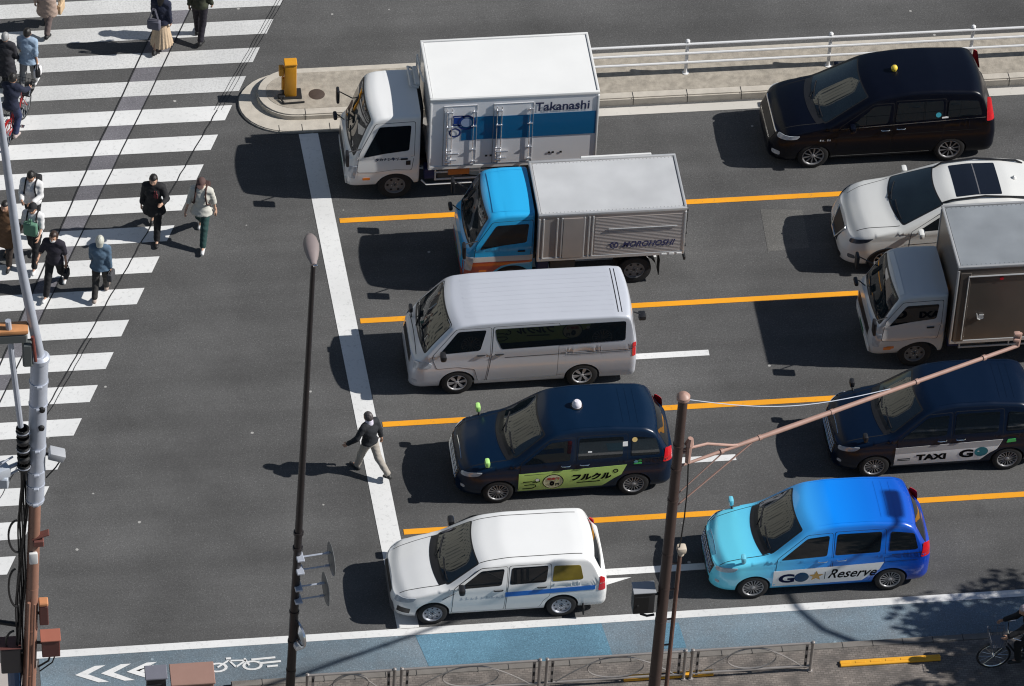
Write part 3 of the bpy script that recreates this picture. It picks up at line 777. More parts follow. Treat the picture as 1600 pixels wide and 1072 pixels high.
def chassis(root, x0, x1, W, wheels, r=.36, rail=True, railmat=None):
    m = MB()
    for s in (-1, 1): m.box(((x0+x1)/2, s*.36, .62), (x1-x0, .07, .18), .01)
    for x in np.arange(x0+.3, x1, .7): m.box((x, 0, .62), (.06, .7, .12), .01)
    m.tube([(wheels[-1], -W/2+.25, r), (wheels[-1], W/2-.25, r)], .06, 8)
    m.box((x0+.5, .1, .75), (.9, .7, .5), .05)
    o = m.build('chassis', CHASSIS, root)
    m = MB(); m.box((x0+.65, -W/2+.32, .55), (.55, .32, .32), .06, seg=2); m.build('fuel_tank', mat('tank_grey', (.06, .06, .065), rough=.5), root)
    m = MB(); m.box((x0+.22, -W/2+.25, .56), (.25, .25, .28), .02); m.build('battery_box', mat('battery_blue', (.01, .02, .10), rough=.5), root)
    for i, x in enumerate(wheels):
        for s in (-1, 1):
            wheel(root, x, s*(W/2-.13), r, .19, 'truck', s, rimmat=mat('truck_rim', (.17, .17, .175), rough=.5, metal=.3), rimr=r*.6)
    x = wheels[-1]
    for s in (-1, 1):
        m = MB(); m.box((x+.52, s*(W/2-.15), .42), (.02, .24, .44), .004); m.build('mud_flap', RUBBER, root)
        P = [(x+.47*math.cos(a), s*(W/2-.14), r+.47*math.sin(a)) for a in np.linspace(.1, PI-.1, 10)]
        m = MB()
        vs = []
        for p in P: vs += [(p[0], p[1]-.12, p[2]), (p[0], p[1]+.12, p[2])]
        m.add(vs, [(2*i, 2*i+1, 2*i+3, 2*i+2) for i in range(len(P)-1)]); m.build('mudguard', BLACKP, root)
    if rail:
        m = MB(); y = -W/2+.02
        m.tube([(x0+.3, y, .50), (x-.6, y, .50)], .022, 6); m.tube([(x0+.3, y, .70), (x-.6, y, .70)], .022, 6)
        for xx in (x0+.32, (x0+x)/2-.1, x-.62): m.tube([(xx, y, .48), (xx, y, .8)], .018, 6)
        m.build('side_guard', railmat or WHITEM, root)

def cargo_box(root, x0, x1, y0, y1, z0, z1, wall, roof, trim, t=.04):
    cx, cy = (x0+x1)/2, (y0+y1)/2
    m = MB(); m.box((cx, cy, (z0+z1)/2), (x1-x0-.02, y1-y0-.02, z1-z0-.02), .012); b = m.build('cargo_box', wall, root)
    m = MB()
    for k in range(1, 40):
        for yy in (y0+.09, y1-.09): m.box((x0+(x1-x0)*k/40, yy, z1+.0075), (.018, .018, .006))
    if roof is not ROOFW: m.build('roof_rivets', mat('rivet_'+roof.name, tuple(c*.72 for c in roof.node_tree.nodes['Mix'].inputs[6].default_value[:3]), rough=.5), b)
    m = MB(); m.box((cx, cy, z1-.004), (x1-x0-.12, y1-y0-.12, .02), .006); m.build('box_roof', roof, root)
    m = MB()
    for y in (y0, y1):
        m.box((cx, y+(.022 if y == y0 else -.022), z1-.01), (x1-x0+.01, .055, .075), .018, seg=2)
        m.box((cx, y+(.005 if y == y0 else -.005), z0+.045), (x1-x0, .02, .09), .006)
    for x in (x0, x1):
        m.box((x+(.022 if x == x0 else -.022), cy, z1-.007), (.055, y1-y0-.10, .072), .018, seg=2)
        for y in (y0, y1):
            m.box((x+(.018 if x == x0 else -.018), y+(.018 if y == y0 else -.018), (z0+z1)/2-.03), (.05, .05, z1-z0-.10), .016, seg=2)
    m.build('box_frame', trim, root)
    return b
def plate(poly, y, off, mt, name, parent, depth=.004):
    """flat panel on the camera side of a cargo box; poly in (x, z)"""
    m = MB(); n = len(poly)
    m.add([(a, y-off, b) for a, b in poly]+[(a, y-off+depth, b) for a, b in poly], [tuple(range(n))]+[(i, (i+1) % n, n+(i+1) % n, n+i) for i in range(n)])
    return m.build(name, mt, parent)
def flat_txt(VF, y, off, mt, parent, name='lettering'):
    V, F = VF; m = MB(); m.add([(a, y-off, b) for a, b in V], F); return m.build(name, mt, parent, smooth=False)

# --- white refrigerated truck
BOXW = paint('box_white', (.82, .82, .84), rough=.4)
ROOFW = mat('box_roof_white', (.76, .76, .745), rough=.45, var=.07, vscale=1.3)
def make_fridge():
    root = empty('box_truck', (9.20, 81.65, 0), 0, 'white refrigerated box truck with a blue band, beside the median nose', 'truck', 'box trucks waiting at the stop line')
    sh, body = truck_cab(root, 1.58, 1.695, 2.29, WHITEP, frontlow=WHITEP, tw=.045)
    chassis(root, 1.6, 5.2, 1.72, (1.06, 4.35), .365)
    b = cargo_box(root, 1.74, 5.34, -.99, .97, .90, 2.84, BOXW, ROOFW, WHITEM)
    y = -.985
    for (a0, a1) in ((2.04, 2.74), (3.10, 3.94)):
        d = plate([(a0, 1.02), (a1, 1.02), (a1, 2.66), (a0, 2.66)], y, .012, BOXW, 'box_door', root, .02)
        f = MB()
        for (p, q) in (((a0, 1.02), (a1, 1.02)), ((a1, 1.02), (a1, 2.66)), ((a1, 2.66), (a0, 2.66)), ((a0, 2.66), (a0, 1.02))):
            f.tube([(p[0], y-.012, p[1]), (q[0], y-.012, q[1])], .008, 5)
        f.build('door_seal', mat('seal_grey', (.25, .26, .28), rough=.6), d)
        h = MB()
        for xx in (a0+.07, a0+.17): h.tube([(xx, y-.032, 1.06), (xx, y-.032, 2.60)], .011, 6)
        for xx in (a1-.07,): h.tube([(xx, y-.03, 1.08), (xx, y-.03, 2.56)], .008, 6)
        h.box((a0+.2, y-.05, 1.36), (.28, .03, .04), .01); h.box((a0+.2, y-.045, 1.18), (.2, .03, .03), .008)
        for zz in (1.12, 1.45, 2.1, 2.5):
            h.box((a0+.12, y-.04, zz), (.14, .03, .035), .008); h.box((a1-.06, y-.035, zz), (.12, .03, .03), .008)
        h.build('lock_rod', mat('rod_bright', (.72, .73, .75), rough=.25, metal=.8), d)
    TEAL = mat('band_blue', (.006, .13, .30), rough=.35, coat=.4)
    for i, (p0, p1, o) in enumerate(((2.42, 2.74, .017), (2.74, 3.10, .004), (3.10, 3.94, .017), (3.94, 5.29, .004))):
        plate([(p0, 1.70), (p1, 1.70), (p1, 2.33), (p0, 2.33)], y, o, TEAL, 'blue_band', root, .003)
    flat_txt(text_fit('Takanashi', 3.98, 2.40, 1.16, .24, bold=.006, shear=.04, size=.3), y, .006, mat('lettering_slate', (.03, .04, .10), rough=.4), root)
    # ring emblem
    for (cx, cz, r1, r2, n, rot) in ((2.34, 2.26, .20, .155, 4, PI/4), (2.52, 2.20, .20, .155, 24, 0), (2.28, 1.93, .13, .09, 18, 0)):
        V = []; 
        for k in range(n):
            a = 2*PI*k/n+rot; V += [(cx+r1*math.cos(a), cz+r1*math.sin(a)), (cx+r2*math.cos(a), cz+r2*math.sin(a))]
        if n == 4:
            P1 = round_poly(V[0::2], .06, 3); P2 = round_poly(V[1::2], .05, 3); V = [q for pq in zip(P1, P2) for q in pq]; n = len(P1)
        flat_txt((V, [(2*k, 2*((k+1) % n), 2*((k+1) % n)+1, 2*k+1) for k in range(n)]), y, .023, mat('emblem_navy', (.01, .03, .16), rough=.4), root, 'emblem')
    plate([(2.25, 2.17), (2.43, 2.17), (2.43, 2.35), (2.25, 2.35)], y, .021, mat('emblem_blue', (.01, .05, .28), rough=.4), 'emblem', root, .002)
    V, F = disc2d(2.52, 2.20, .12, 18); flat_txt((V, F), y, .0245, mat('emblem_pale', (.30, .38, .55), rough=.4), root, 'emblem')
    for x in (2.95, 3.05, 4.3, 4.38, 4.55): plate([(x, 1.2), (x+.05, 1.2), (x+.05, 1.25), (x, 1.25)], y, .005, BLACKP, 'side_marker', root)
    # door lettering
    V, F = text_fit('タカナシ牛乳', .62, 1.09, .52, .085, bold=.01); sh.flat(V, F, .0095).build('lettering', NAVY, root)
    sh.panel([(1.28, .95), (1.38, .95), (1.38, 1.07), (1.28, 1.07)], 'side', .009, -1, r=.01).build('fuel_flap', BLACKP, root)
    # pipe frame and small compressor between cab and box
    m = MB()
    m.tube([(1.66, .80, 1.6), (1.66, .80, 2.62), (1.66, .25, 2.62), (1.70, -.10, 2.62)], .022, 6)
    m.tube([(1.60, .72, 2.30), (1.45, .72, 2.36), (1.45, .10, 2.36), (1.62, .10, 2.30)], .03, 6)
    m.box((1.60, .42, 2.34), (.12, .6, .10), .02); m.build('pipe_frame', WHITEM, root)
    m = MB(); m.box((1.62, .2, 1.75), (.16, .9, .6), .03); m.build('compressor', CHASSIS, root)
    OR = mat('hazard_orange', (.55, .17, .03), rough=.5)
    m = MB(); m.box((2.42, -.82, .84), (.5, .12, .10), .01); m.box((2.42, -.84, .70), (.46, .06, .16), .01); m.build('tool_rack', OR, root)
    m = MB(); m.tube([(1.62, -.86, .52), (1.72, -.9, .42), (2.7, -.9, .42)], .02, 6); m.build('side_step', WHITEM, root)
    m = MB(); m.box((5.33, -.97, .72), (.10, .06, .42), .01); m.box((5.36, -.7, .60), (.05, .5, .10), .01); m.build('rear_bumper', mat('bumper_beige', (.55, .50, .40), rough=.6), root)
    V = [(.45, .10), (.95, .10)]
    return root
make_fridge()

# --- blue cab truck with aluminium box
ALU = mat('aluminium_wall', (.50, .45, .42), rough=.38, metal=.45, var=.12, vscale=2.5)
ALUR = mat('aluminium_roof', (.57, .575, .58), rough=.5, metal=.2, var=.22, vscale=1.3)
ALUT = mat('aluminium_trim', (.60, .60, .60), rough=.4, metal=.5)
def make_blue_truck():
    root = empty('box_truck', (11.33, 78.56, 0), 0, 'box truck with a sky blue cab and dull aluminium box, above the silver minibus', 'truck', 'box trucks waiting at the stop line')
    SKY = paint('cab_sky_blue', (.022, .40, .76))
    LOWW = paint('cab_band_white', (.62, .60, .58)); LOWR = paint('cab_skirt_red', (.40, .05, .02))
    sh, body = truck_cab(root, 1.50, 1.695, 2.10, SKY, grille=LOWW, frontlow=LOWR, tw=.07)
    for sgn in (-1, 1):
        sh.panel([(.02, .86), (1.48, .86), (1.48, 1.0), (.02, 1.0)], 'side', .0065, sgn, r=0, step=.05).build('white_band', LOWW, root)
        for xa, xb in ((.02, .62), ):
            sh.panel([(xa, .40), (xb, .40), (xb+.04, .56), (xb+.20, .72), (xb+.42, .78), (1.48, .80), (1.48, .855), (xa, .855)], 'side', .0065, sgn, r=0, step=.05).build('red_skirt', LOWR, root)
        sh.panel([(.36, .55), (.52, .55), (.52, .62), (.36, .62)], 'side', .009, sgn, r=.02, step=.05).build('indicator', AMBER, root)
    m = MB(); m.join(sh.line([(.66, -.62), (.66, .62)], .05, 'top', .012)); m.join(sh.line([(.66, -.62), (1.4, -.66)], .02, 'top', .006)); m.join(sh.line([(.66, .62), (1.4, .66)], .02, 'top', .006)); m.build('roof_rib', SKY, body)
    chassis(root, 1.5, 4.65, 1.70, (1.03, 3.67), .36, rail=False)
    y0, y1, z0, z1 = -.96, .76, .90, 2.17
    cargo_box(root, 1.55, 4.66, y0, y1, z0, z1, ALU, ALUR, ALUT)
    m = MB(); n = 26
    for k in range(n):   # corrugated side
        z = z0+.12+(z1-z0-.26)*k/(n-1)
        m.box(((2.75+4.58)/2, y0+.006, z), (4.58-2.75, .012, .022), .004)
    m.build('corrugation', ALU, root)
    m = MB()
    for x in (1.66, 1.95, 2.05, 2.52, 2.62, 2.70): m.box((x, y0+.002, (z0+z1)/2), (.035, .025, z1-z0-.16), .008)
    m.build('door_post', ALUT, root)
    d = plate([(2.08, z0+.08), (2.50, z0+.08), (2.50, z1-.10), (2.08, z1-.10)], y0, .012, ALU, 'box_door', root, .02)
    m = MB(); m.box((3.75, y0-.012, 1.72), (1.45, .02, .03), .006); m.build('rub_rail', ALUT, root)
    NV = mat('lettering_navy_faded', (.03, .035, .12), rough=.5)
    flat_txt(text_fit('MOROHOSHI', 3.34, 1.18, 1.12, .16, bold=.008, shear=.35, size=.3), y0, .009, NV, root)
    V, F = disc2d(3.17, 1.26, .095, 18, .068); flat_txt((V, F), y0, .009, NV, root, 'emblem')
    flat_txt(text_fit('Y', 3.115, 1.205, .115, .115, bold=.015), y0, .0095, NV, root, 'emblem')
    m = MB()
    for x in (4.18, 4.34, 4.5): m.box((x+.06, y0-.006, z0+.03), (.11, .02, .05), .006)
    m.build('reflector', WHITEM, root)
    m = MB(); m.box((4.70, y0+.3, .72), (.05, .5, .10), .01); m.tube([(4.66, y0+.05, 1.0), (4.69, y0+.05, 2.1)], .015, 6)
    for z in (1.1, 1.45, 1.8): m.box((4.68, y0+.06, z), (.05, .06, .06), .01)
    m.build('rear_bumper', CHASSIS, root)
    m = MB(); m.box((3.4, y1+.015, z1+.03), (1.5, .05, .06), .01); m.build('gutter', WHITEM, root)
    m = MB(); m.box((1.52, -.1, 1.2), (.08, 1.2, .9), .02); m.build('bulkhead', CHASSIS, root)
    return root
make_blue_truck()

# --- grey cab truck with dark aluminium box, leaving the frame on the right
def make_grey_truck():
    root = empty('box_truck', (19.47, 75.55, 0), 0, 'box truck with a dull grey cab and dark bare metal box at the right edge', 'truck', 'box trucks waiting at the stop line')
    CAB = paint('cab_grey_white', (.58, .58, .58)); 
    DARKALU = mat('dark_aluminium_wall', (.19, .165, .145), rough=.36, metal=.7, var=.12, vscale=2)
    RF = mat('grey_box_roof', (.27, .29, .31), rough=.55, metal=.2, var=.28, vscale=1.5)
    TR = mat('dull_trim', (.50, .50, .50), rough=.4, metal=.4)
    sh, body = truck_cab(root, 1.56, 1.695, 1.99, CAB)
    m = MB(); m.join(sh.line([(.60, -.66), (.60, .66)], .10, 'top', .010)); m.build('roof_lip', WHITEM, body)
    chassis(root, 1.58, 5.6, 1.70, (.98, 4.5), .36, rail=True)
    cargo_box(root, 1.62, 5.5, -1.02, .90, .78, 2.90, DARKALU, RF, TR)
    y = -1.02
    m = MB(); m.tube([(1.86, y-.01, .9), (1.86, y-.01, 2.66)], .014, 6); m.tube([(1.86, y-.01, 2.66), (5.4, y-.01, 2.66)], .018, 6); m.build('rub_rail', TR, root)
    m = MB(); m.box((1.80, y+.002, 1.8), (.22, .02, 1.9), .006); m.build('corner_post', DARKALU, root)
    V, F = disc2d(2.55, 2.57, .045, 14); flat_txt((V, F), y, .012, REDL, root, 'marker_lamp')
    m = MB(); m.tube([(2.12, y-.02, 1.62), (2.14, y-.04, 1.50), (2.20, y-.03, 1.46)], .014, 6); m.box((2.22, y-.012, 1.53), (.12, .02, .12), .02); m.build('latch', TR, root)
    sh.panel([(.30, .52), (.46, .52), (.46, .60), (.30, .60)], 'side', .012, -1, r=.02, step=.05).build('indicator', AMBER, root)
    return root
make_grey_truck()
# ------------------------------------------------------------------ ground, road and markings
def sheet(name, polys, z, mt, label=None):
    m = MB()
    for P in polys:
        m.add([(x, y, z) for x, y in P], [tuple(range(len(P)))])
    o = m.build(name, mt, smooth=False, weld=False); o['kind'] = 'structure'; return o
def rect(x0, y0, x1, y1): return [(x0, y0), (x1, y0), (x1, y1), (x0, y1)]

def asphalt(name, base, speck=1., grain=1.):
    m, nt, b = new_mat(name); N, L = nt.nodes, nt.links
    tc = N.new('ShaderNodeTexCoord')
    def noise(scale, det=4, rough=.6):
        n = N.new('ShaderNodeTexNoise'); n.inputs['Scale'].default_value = scale; n.inputs['Detail'].default_value = det
        n.inputs['Roughness'].default_value = rough; L.new(tc.outputs['Object'], n.inputs['Vector']); return n
    def ramp(src, p0, p1, c0, c1):
        r = N.new('ShaderNodeValToRGB'); r.color_ramp.elements[0].position = p0; r.color_ramp.elements[1].position = p1
        r.color_ramp.elements[0].color = (*c0, 1); r.color_ramp.elements[1].color = (*c1, 1); L.new(src, r.inputs[0]); return r
    def mix(f, a, bb, mode='MIX'):
        x = N.new('ShaderNodeMix'); x.data_type = 'RGBA'; x.blend_type = mode
        if isinstance(f, (int, float)): x.inputs[0].default_value = f
        else: L.new(f, x.inputs[0])
        for i, q in ((6, a), (7, bb)):
            if isinstance(q, tuple): x.inputs[i].default_value = (*q, 1)
            else: L.new(q, x.inputs[i])
        return x.outputs[2]
    c0 = tuple(v*.74 for v in base); c1 = tuple(v*1.27 for v in base)
    big = ramp(noise(.30, 7, .62).outputs['Fac'], .3, .72, c0, c1)
    fine = ramp(noise(26, 3, .75).outputs['Fac'], .25, .75, (.72,)*3, (1.28,)*3)
    c = mix(grain, big.outputs[0], fine.outputs[0], 'MULTIPLY')
    # stretched tyre-polish bands along the lanes
    mp = N.new('ShaderNodeMapping'); mp.inputs['Scale'].default_value = (.05, 1.1, 1); L.new(tc.outputs['Object'], mp.inputs[0])
    n = N.new('ShaderNodeTexNoise'); n.inputs['Scale'].default_value = 1.; n.inputs['Detail'].default_value = 3; L.new(mp.outputs[0], n.inputs['Vector'])
    st = ramp(n.outputs['Fac'], .35, .65, (.84,)*3, (1.14,)*3); c = mix(.8, c, st.outputs[0], 'MULTIPLY')
    # oil stains
    os_ = ramp(noise(1.3, 4).outputs['Fac'], .62, .74, (1,)*3, (.78,)*3); c = mix(.6, c, os_.outputs[0], 'MULTIPLY')
    # pale chips and litter specks
    v = N.new('ShaderNodeTexVoronoi'); v.inputs['Scale'].default_value = 2.4; v.feature = 'F1'; L.new(tc.outputs['Object'], v.inputs['Vector'])
    nn = noise(9, 2); ad = N.new('ShaderNodeMath'); ad.operation = 'MULTIPLY_ADD'; L.new(nn.outputs['Fac'], ad.inputs[0]); ad.inputs[1].default_value = .08; L.new(v.outputs['Distance'], ad.inputs[2])
    sp = ramp(ad.outputs[0], .105, .13, (1,)*3, (0,)*3)
    sw = N.new('ShaderNodeSeparateColor'); L.new(v.outputs['Color'], sw.inputs[0])
    gt = N.new('ShaderNodeMath'); gt.operation = 'GREATER_THAN'; L.new(sw.outputs[0], gt.inputs[0]); gt.inputs[1].default_value = .86
    mu = N.new('ShaderNodeMath'); mu.operation = 'MULTIPLY'; L.new(sp.outputs[0], mu.inputs[0]); L.new(gt.outputs[0], mu.inputs[1])
    m2 = N.new('ShaderNodeMath'); m2.operation = 'MULTIPLY'; L.new(mu.outputs[0], m2.inputs[0]); m2.inputs[1].default_value = .85*speck
    c = mix(m2.outputs[0], c, (.42, .41, .39))
    # fine aggregate
    v2 = N.new('ShaderNodeTexVoronoi'); v2.inputs['Scale'].default_value = 34; L.new(tc.outputs['Object'], v2.inputs['Vector'])
    ag = ramp(v2.outputs['Distance'], .08, .26, (2.6,)*3, (.93,)*3); c = mix(.6*grain, c, ag.outputs[0], 'MULTIPLY')
    L.new(c, b.inputs['Base Color']); b.inputs['Roughness'].default_value = .85; b.inputs['Specular IOR Level'].default_value = .12
    bp = N.new('ShaderNodeBump'); bp.inputs['Strength'].default_value = .4; bp.inputs['Distance'].default_value = .01
    L.new(noise(60, 2).outputs['Fac'], bp.inputs['Height']); L.new(bp.outputs['Normal'], b.inputs['Normal'])
    return m

def road_paint(name, col, wear=.45, under=(.09, .09, .09), lo=.30, cut=.06, wscale=7):
    """thermoplastic marking with scuffs and cracks worn through to the asphalt"""
    m, nt, b = new_mat(name); N, L = nt.nodes, nt.links
    tc = N.new('ShaderNodeTexCoord')
    n1 = N.new('ShaderNodeTexNoise'); n1.inputs['Scale'].default_value = wscale; n1.inputs['Detail'].default_value = 8; n1.inputs['Roughness'].default_value = .75
    n2 = N.new('ShaderNodeTexNoise'); n2.inputs['Scale'].default_value = .5; n2.inputs['Detail'].default_value = 4
    L.new(tc.outputs['Object'], n1.inputs['Vector']); L.new(tc.outputs['Object'], n2.inputs['Vector'])
    r = N.new('ShaderNodeValToRGB'); r.color_ramp.elements[0].position = lo; r.color_ramp.elements[1].position = lo+cut
    L.new(n1.outputs['Fac'], r.inputs[0])
    g = N.new('ShaderNodeMapRange'); L.new(n2.outputs['Fac'], g.inputs[0]); g.inputs[3].default_value = .72; g.inputs[4].default_value = 1.14
    mu = N.new('ShaderNodeMix'); mu.data_type = 'RGBA'; mu.blend_type = 'MULTIPLY'; mu.inputs[0].default_value = 1; mu.inputs[6].default_value = (*col, 1)
    L.new(g.outputs[0], mu.inputs[7])
    mx = N.new('ShaderNodeMix'); mx.data_type = 'RGBA'; mx.inputs[6].default_value = (*[c*.5+u*.5 for c, u in zip(col, under)], 1)
    w = N.new('ShaderNodeMath'); w.operation = 'MULTIPLY_ADD'; L.new(r.outputs[0], w.inputs[0]); w.inputs[1].default_value = wear; w.inputs[2].default_value = 1-wear
    L.new(w.outputs[0], mx.inputs[0]); L.new(mu.outputs[2], mx.inputs[7]); L.new(mx.outputs[2], b.inputs['Base Color'])
    b.inputs['Roughness'].default_value = .7
    return m

ROAD = asphalt('road_asphalt', (.098, .097, .096))
BAND = asphalt('resurfaced_band', (.165, .16, .175), speck=.4)
SEAM = mat('seam_bitumen', (.018, .018, .019), rough=.7, var=.3, vscale=8)
WPAINT = road_paint('road_paint_white', (.73, .73, .72), .45, lo=.37, cut=.09, wscale=11)
WPAINT2 = road_paint('road_paint_white_worn', (.64, .64, .63), .55, lo=.40, cut=.14, wscale=24)
YPAINT = road_paint('road_paint_yellow', (.84, .35, .008), .7, under=(.12, .10, .07), lo=.36)

g = sheet('road', [rect(-500, -300, 600, 700)], 0, ROAD)
# resurfaced diagonal band through the crossing and its seams
def lerp2(P, y):
    P = sorted(P, key=lambda p: p[1])
    if y <= P[0][1]: a, b = P[0], P[1]
    elif y >= P[-1][1]: a, b = P[-2], P[-1]
    else:
        for i in range(len(P)-1):
            if P[i][1] <= y <= P[i+1][1]: a, b = P[i], P[i+1]; break
    return a[0]+(b[0]-a[0])*(y-a[1])/(b[1]-a[1])
BL = [(5.21, 86.02), (3.86, 82.50), (2.66, 79.20)]
BR = [(5.80, 85.97), (2.56, 77.75)]
CR = [(8.12, 87.01), (2.82, 75.67)]
ys_ = np.linspace(62, 104, 40)
sheet('resurfaced_band', [[(lerp2(BL, a), a), (lerp2(BR, a), a), (lerp2(BR, b_), b_), (lerp2(BL, b_), b_)] for a, b_ in zip(ys_[:-1], ys_[1:])], .004, BAND)
def seam(P, w, y0, y1, dx=0.):
    yy = np.linspace(y0, y1, 50); rnd = random.Random(int(y0*10+dx*100))
    j = [rnd.uniform(-.012, .012) for _ in yy]
    X = [lerp2(P, y)+dx+q for y, q in zip(yy, j)]
    return [[(X[i]-w/2, yy[i]), (X[i]+w/2, yy[i]), (X[i+1]+w/2, yy[i+1]), (X[i+1]-w/2, yy[i+1])] for i in range(len(yy)-1)]
sheet('road_seams', seam(BL, .034, 70, 100)+seam(BR, .030, 70, 100)+seam(CR, .028, 74, 84)+seam(CR, .011, 84, 100, -.07)+seam(CR, .010, 84, 100, 0)+seam(CR, .010, 84, 100, .08)+seam(CR, .016, 70, 77, .10), .0125, SEAM)
# zebra bars: parallel to the lanes, cut off along a diagonal
bars = []; worn = []
for k in range(-2, 20):
    y1 = 87.00-.952*k; y0 = y1-.49
    xr = lambda y: 8.21-(87.0-y)*.4054
    xl = -8 if True else 0
    (worn if k < 3 else bars).append([(xl, y0), (xr(y0), y0), (xr(y1), y1), (xl, y1)])
sheet('crosswalk_bars', bars, .008, WPAINT); sheet('crosswalk_bars', worn, .008, WPAINT2)
# stop line, lane lines, arrows
sheet('stop_line', [[(8.41, 83.07), (8.97, 68.18), (9.40, 68.18), (8.83, 83.07)]], .008, WPAINT)
def along(P0, P1, w): return [(P0[0], P0[1]-w/2), (P1[0], P1[1]-w/2), (P1[0], P1[1]+w/2), (P0[0], P0[1]+w/2)]
YL = [(80.20, 9.02, 90), (77.05, 9.14, 90), (73.93, 9.28, 90), (70.83, 9.38, 90)]
sheet('lane_line', [rect(x0, y-.075, x1, y+.075) for y, x0, x1 in YL], .008, YPAINT)
arrows = []
for y, xs, xe in ((78.60, 13.6, 15.6), (75.50, 13.2, 16.27), (72.38, 13.4, 16.35)):
    arrows += [rect(xs, y-.085, xe, y+.085), [(xs+.01, y-.35), (xs+.01, y+.35), (xs-1.4, y)]]
y = 69.37; arrows += [rect(11.6, y-.09, 15.9, y+.09), [(11.61, y-.35), (11.61, y+.35), (10.2, y)], [(13.0, y-.42), (13.75, y-.18), (13.2, y-.17), (12.2, y-.14), (12.2, y-.3)]]
for y, xs, xe in ((81.75, 12.2, 14.2),): arrows += [rect(xs, y-.085, xe, y+.085), [(xs+.01, y-.35), (xs+.01, y+.35), (xs-1.4, y)]]
sheet('lane_arrow', arrows, .008, WPAINT)
sheet('edge_line', [rect(1.4, 68.0, 120, 68.19)], .008, WPAINT)
sheet('edge_line', [rect(9.9, 83.14, 120, 83.40)], .008, road_paint('road_paint_old_white', (.60, .57, .52), .6, lo=.36))

# bicycle lane: worn blue surfacing with a fresher patch, chevrons and a bicycle symbol
def blue_mat(name, c0, c1, lo, hi):
    m = asphalt(name, (.1, .1, .1), .3); nt = m.node_tree; N, L = nt.nodes, nt.links; b = N['Principled BSDF']
    src = b.inputs['Base Color'].links[0].from_socket
    tc = N.new('ShaderNodeTexCoord'); n = N.new('ShaderNodeTexNoise'); n.inputs['Scale'].default_value = .9; n.inputs['Detail'].default_value = 8; n.inputs['Roughness'].default_value = .7
    L.new(tc.outputs['Object'], n.inputs['Vector'])
    r = N.new('ShaderNodeValToRGB'); r.color_ramp.elements[0].position = lo; r.color_ramp.elements[1].position = hi
    r.color_ramp.elements[0].color = (*c0, 1); r.color_ramp.elements[1].color = (*c1, 1); L.new(n.outputs['Fac'], r.inputs[0])
    x = N.new('ShaderNodeMix'); x.data_type = 'RGBA'; x.blend_type = 'MULTIPLY'; x.inputs[0].default_value = 1; L.new(r.outputs[0], x.inputs[6])
    k = N.new('ShaderNodeMix'); k.data_type = 'RGBA'; k.blend_type = 'MULTIPLY'; k.inputs[0].default_value = 1; k.inputs[7].default_value = (9, 9, 9, 1); L.new(src, k.inputs[6])
    L.new(k.outputs[2], x.inputs[7]); L.new(x.outputs[2], b.inputs['Base Color']); return m
BLUEW = blue_mat('bicycle_lane_blue_worn', (.17, .20, .225), (.175, .235, .28), .35, .65)
BLUEF = blue_mat('bicycle_lane_blue_fresh', (.11, .21, .285), (.125, .25, .335), .35, .65)
sheet('bicycle_lane', [rect(1.95, 66.98, 120, 68.0)], .004, BLUEW)
sheet('road_patch', [[(18.0, 78.5), (18.9, 78.55), (18.95, 79.75), (18.05, 79.85)]], .004, asphalt('road_patch_asphalt', (.125, .122, .116), .6))
sheet('bicycle_lane_patch', [[(9.50, 67.02), (9.30, 67.99), (12.98, 67.99), (13.10, 67.02)], [(14.1, 67.2), (14.05, 67.9), (14.5, 67.88), (14.56, 67.2)]], .008, BLUEF)
chev = []
for x in (2.62, 3.12, 3.62):
    chev.append([(x, 67.50), (x+.40, 67.71), (x+.60, 67.71), (x+.25, 67.50), (x+.64, 67.27), (x+.44, 67.27)])
chev.append([(3.8, 67.52), (4.15, 67.64), (4.2, 67.36)])
sheet('bicycle_lane_chevron', chev, .0125, WPAINT)
bk = []
for k in range(14):
    for (cx, cy) in ((5.38, 67.46), (6.06, 67.46)):
        a = 2*PI*k/14; b_ = 2*PI*(k+1)/14
        bk.append([(cx+.20*math.cos(a), cy+.13*math.sin(a)), (cx+.20*math.cos(b_), cy+.13*math.sin(b_)), (cx+.14*math.cos(b_), cy+.085*math.sin(b_)), (cx+.14*math.cos(a), cy+.085*math.sin(a))])
def bar(p, q, w):
    t = Vector((q[0]-p[0], q[1]-p[1])).normalized(); n = Vector((-t.y, t.x))*w/2
    return [(p[0]-n.x, p[1]-n.y), (q[0]-n.x, q[1]-n.y), (q[0]+n.x, q[1]+n.y), (p[0]+n.x, p[1]+n.y)]
bk2 = [bar((5.38, 67.46), (5.60, 67.62), .04), bar((5.60, 67.62), (5.94, 67.60), .04), bar((5.62, 67.62), (5.74, 67.44), .04), bar((5.74, 67.44), (5.94, 67.60), .04), bar((6.0, 67.46), (5.92, 67.66), .04), bar((5.56, 67.68), (5.66, 67.68), .05),
       bar((6.05, 67.61), (6.52, 67.63), .05), bar((6.2, 67.50), (6.62, 67.52), .05), bar((6.34, 67.40), (6.55, 67.41), .05)]
sheet('bicycle_symbol', bk, .0125, WPAINT); sheet('bicycle_symbol', bk2, .0165, WPAINT)
# specks of litter and chipped paint lie in the road material itself

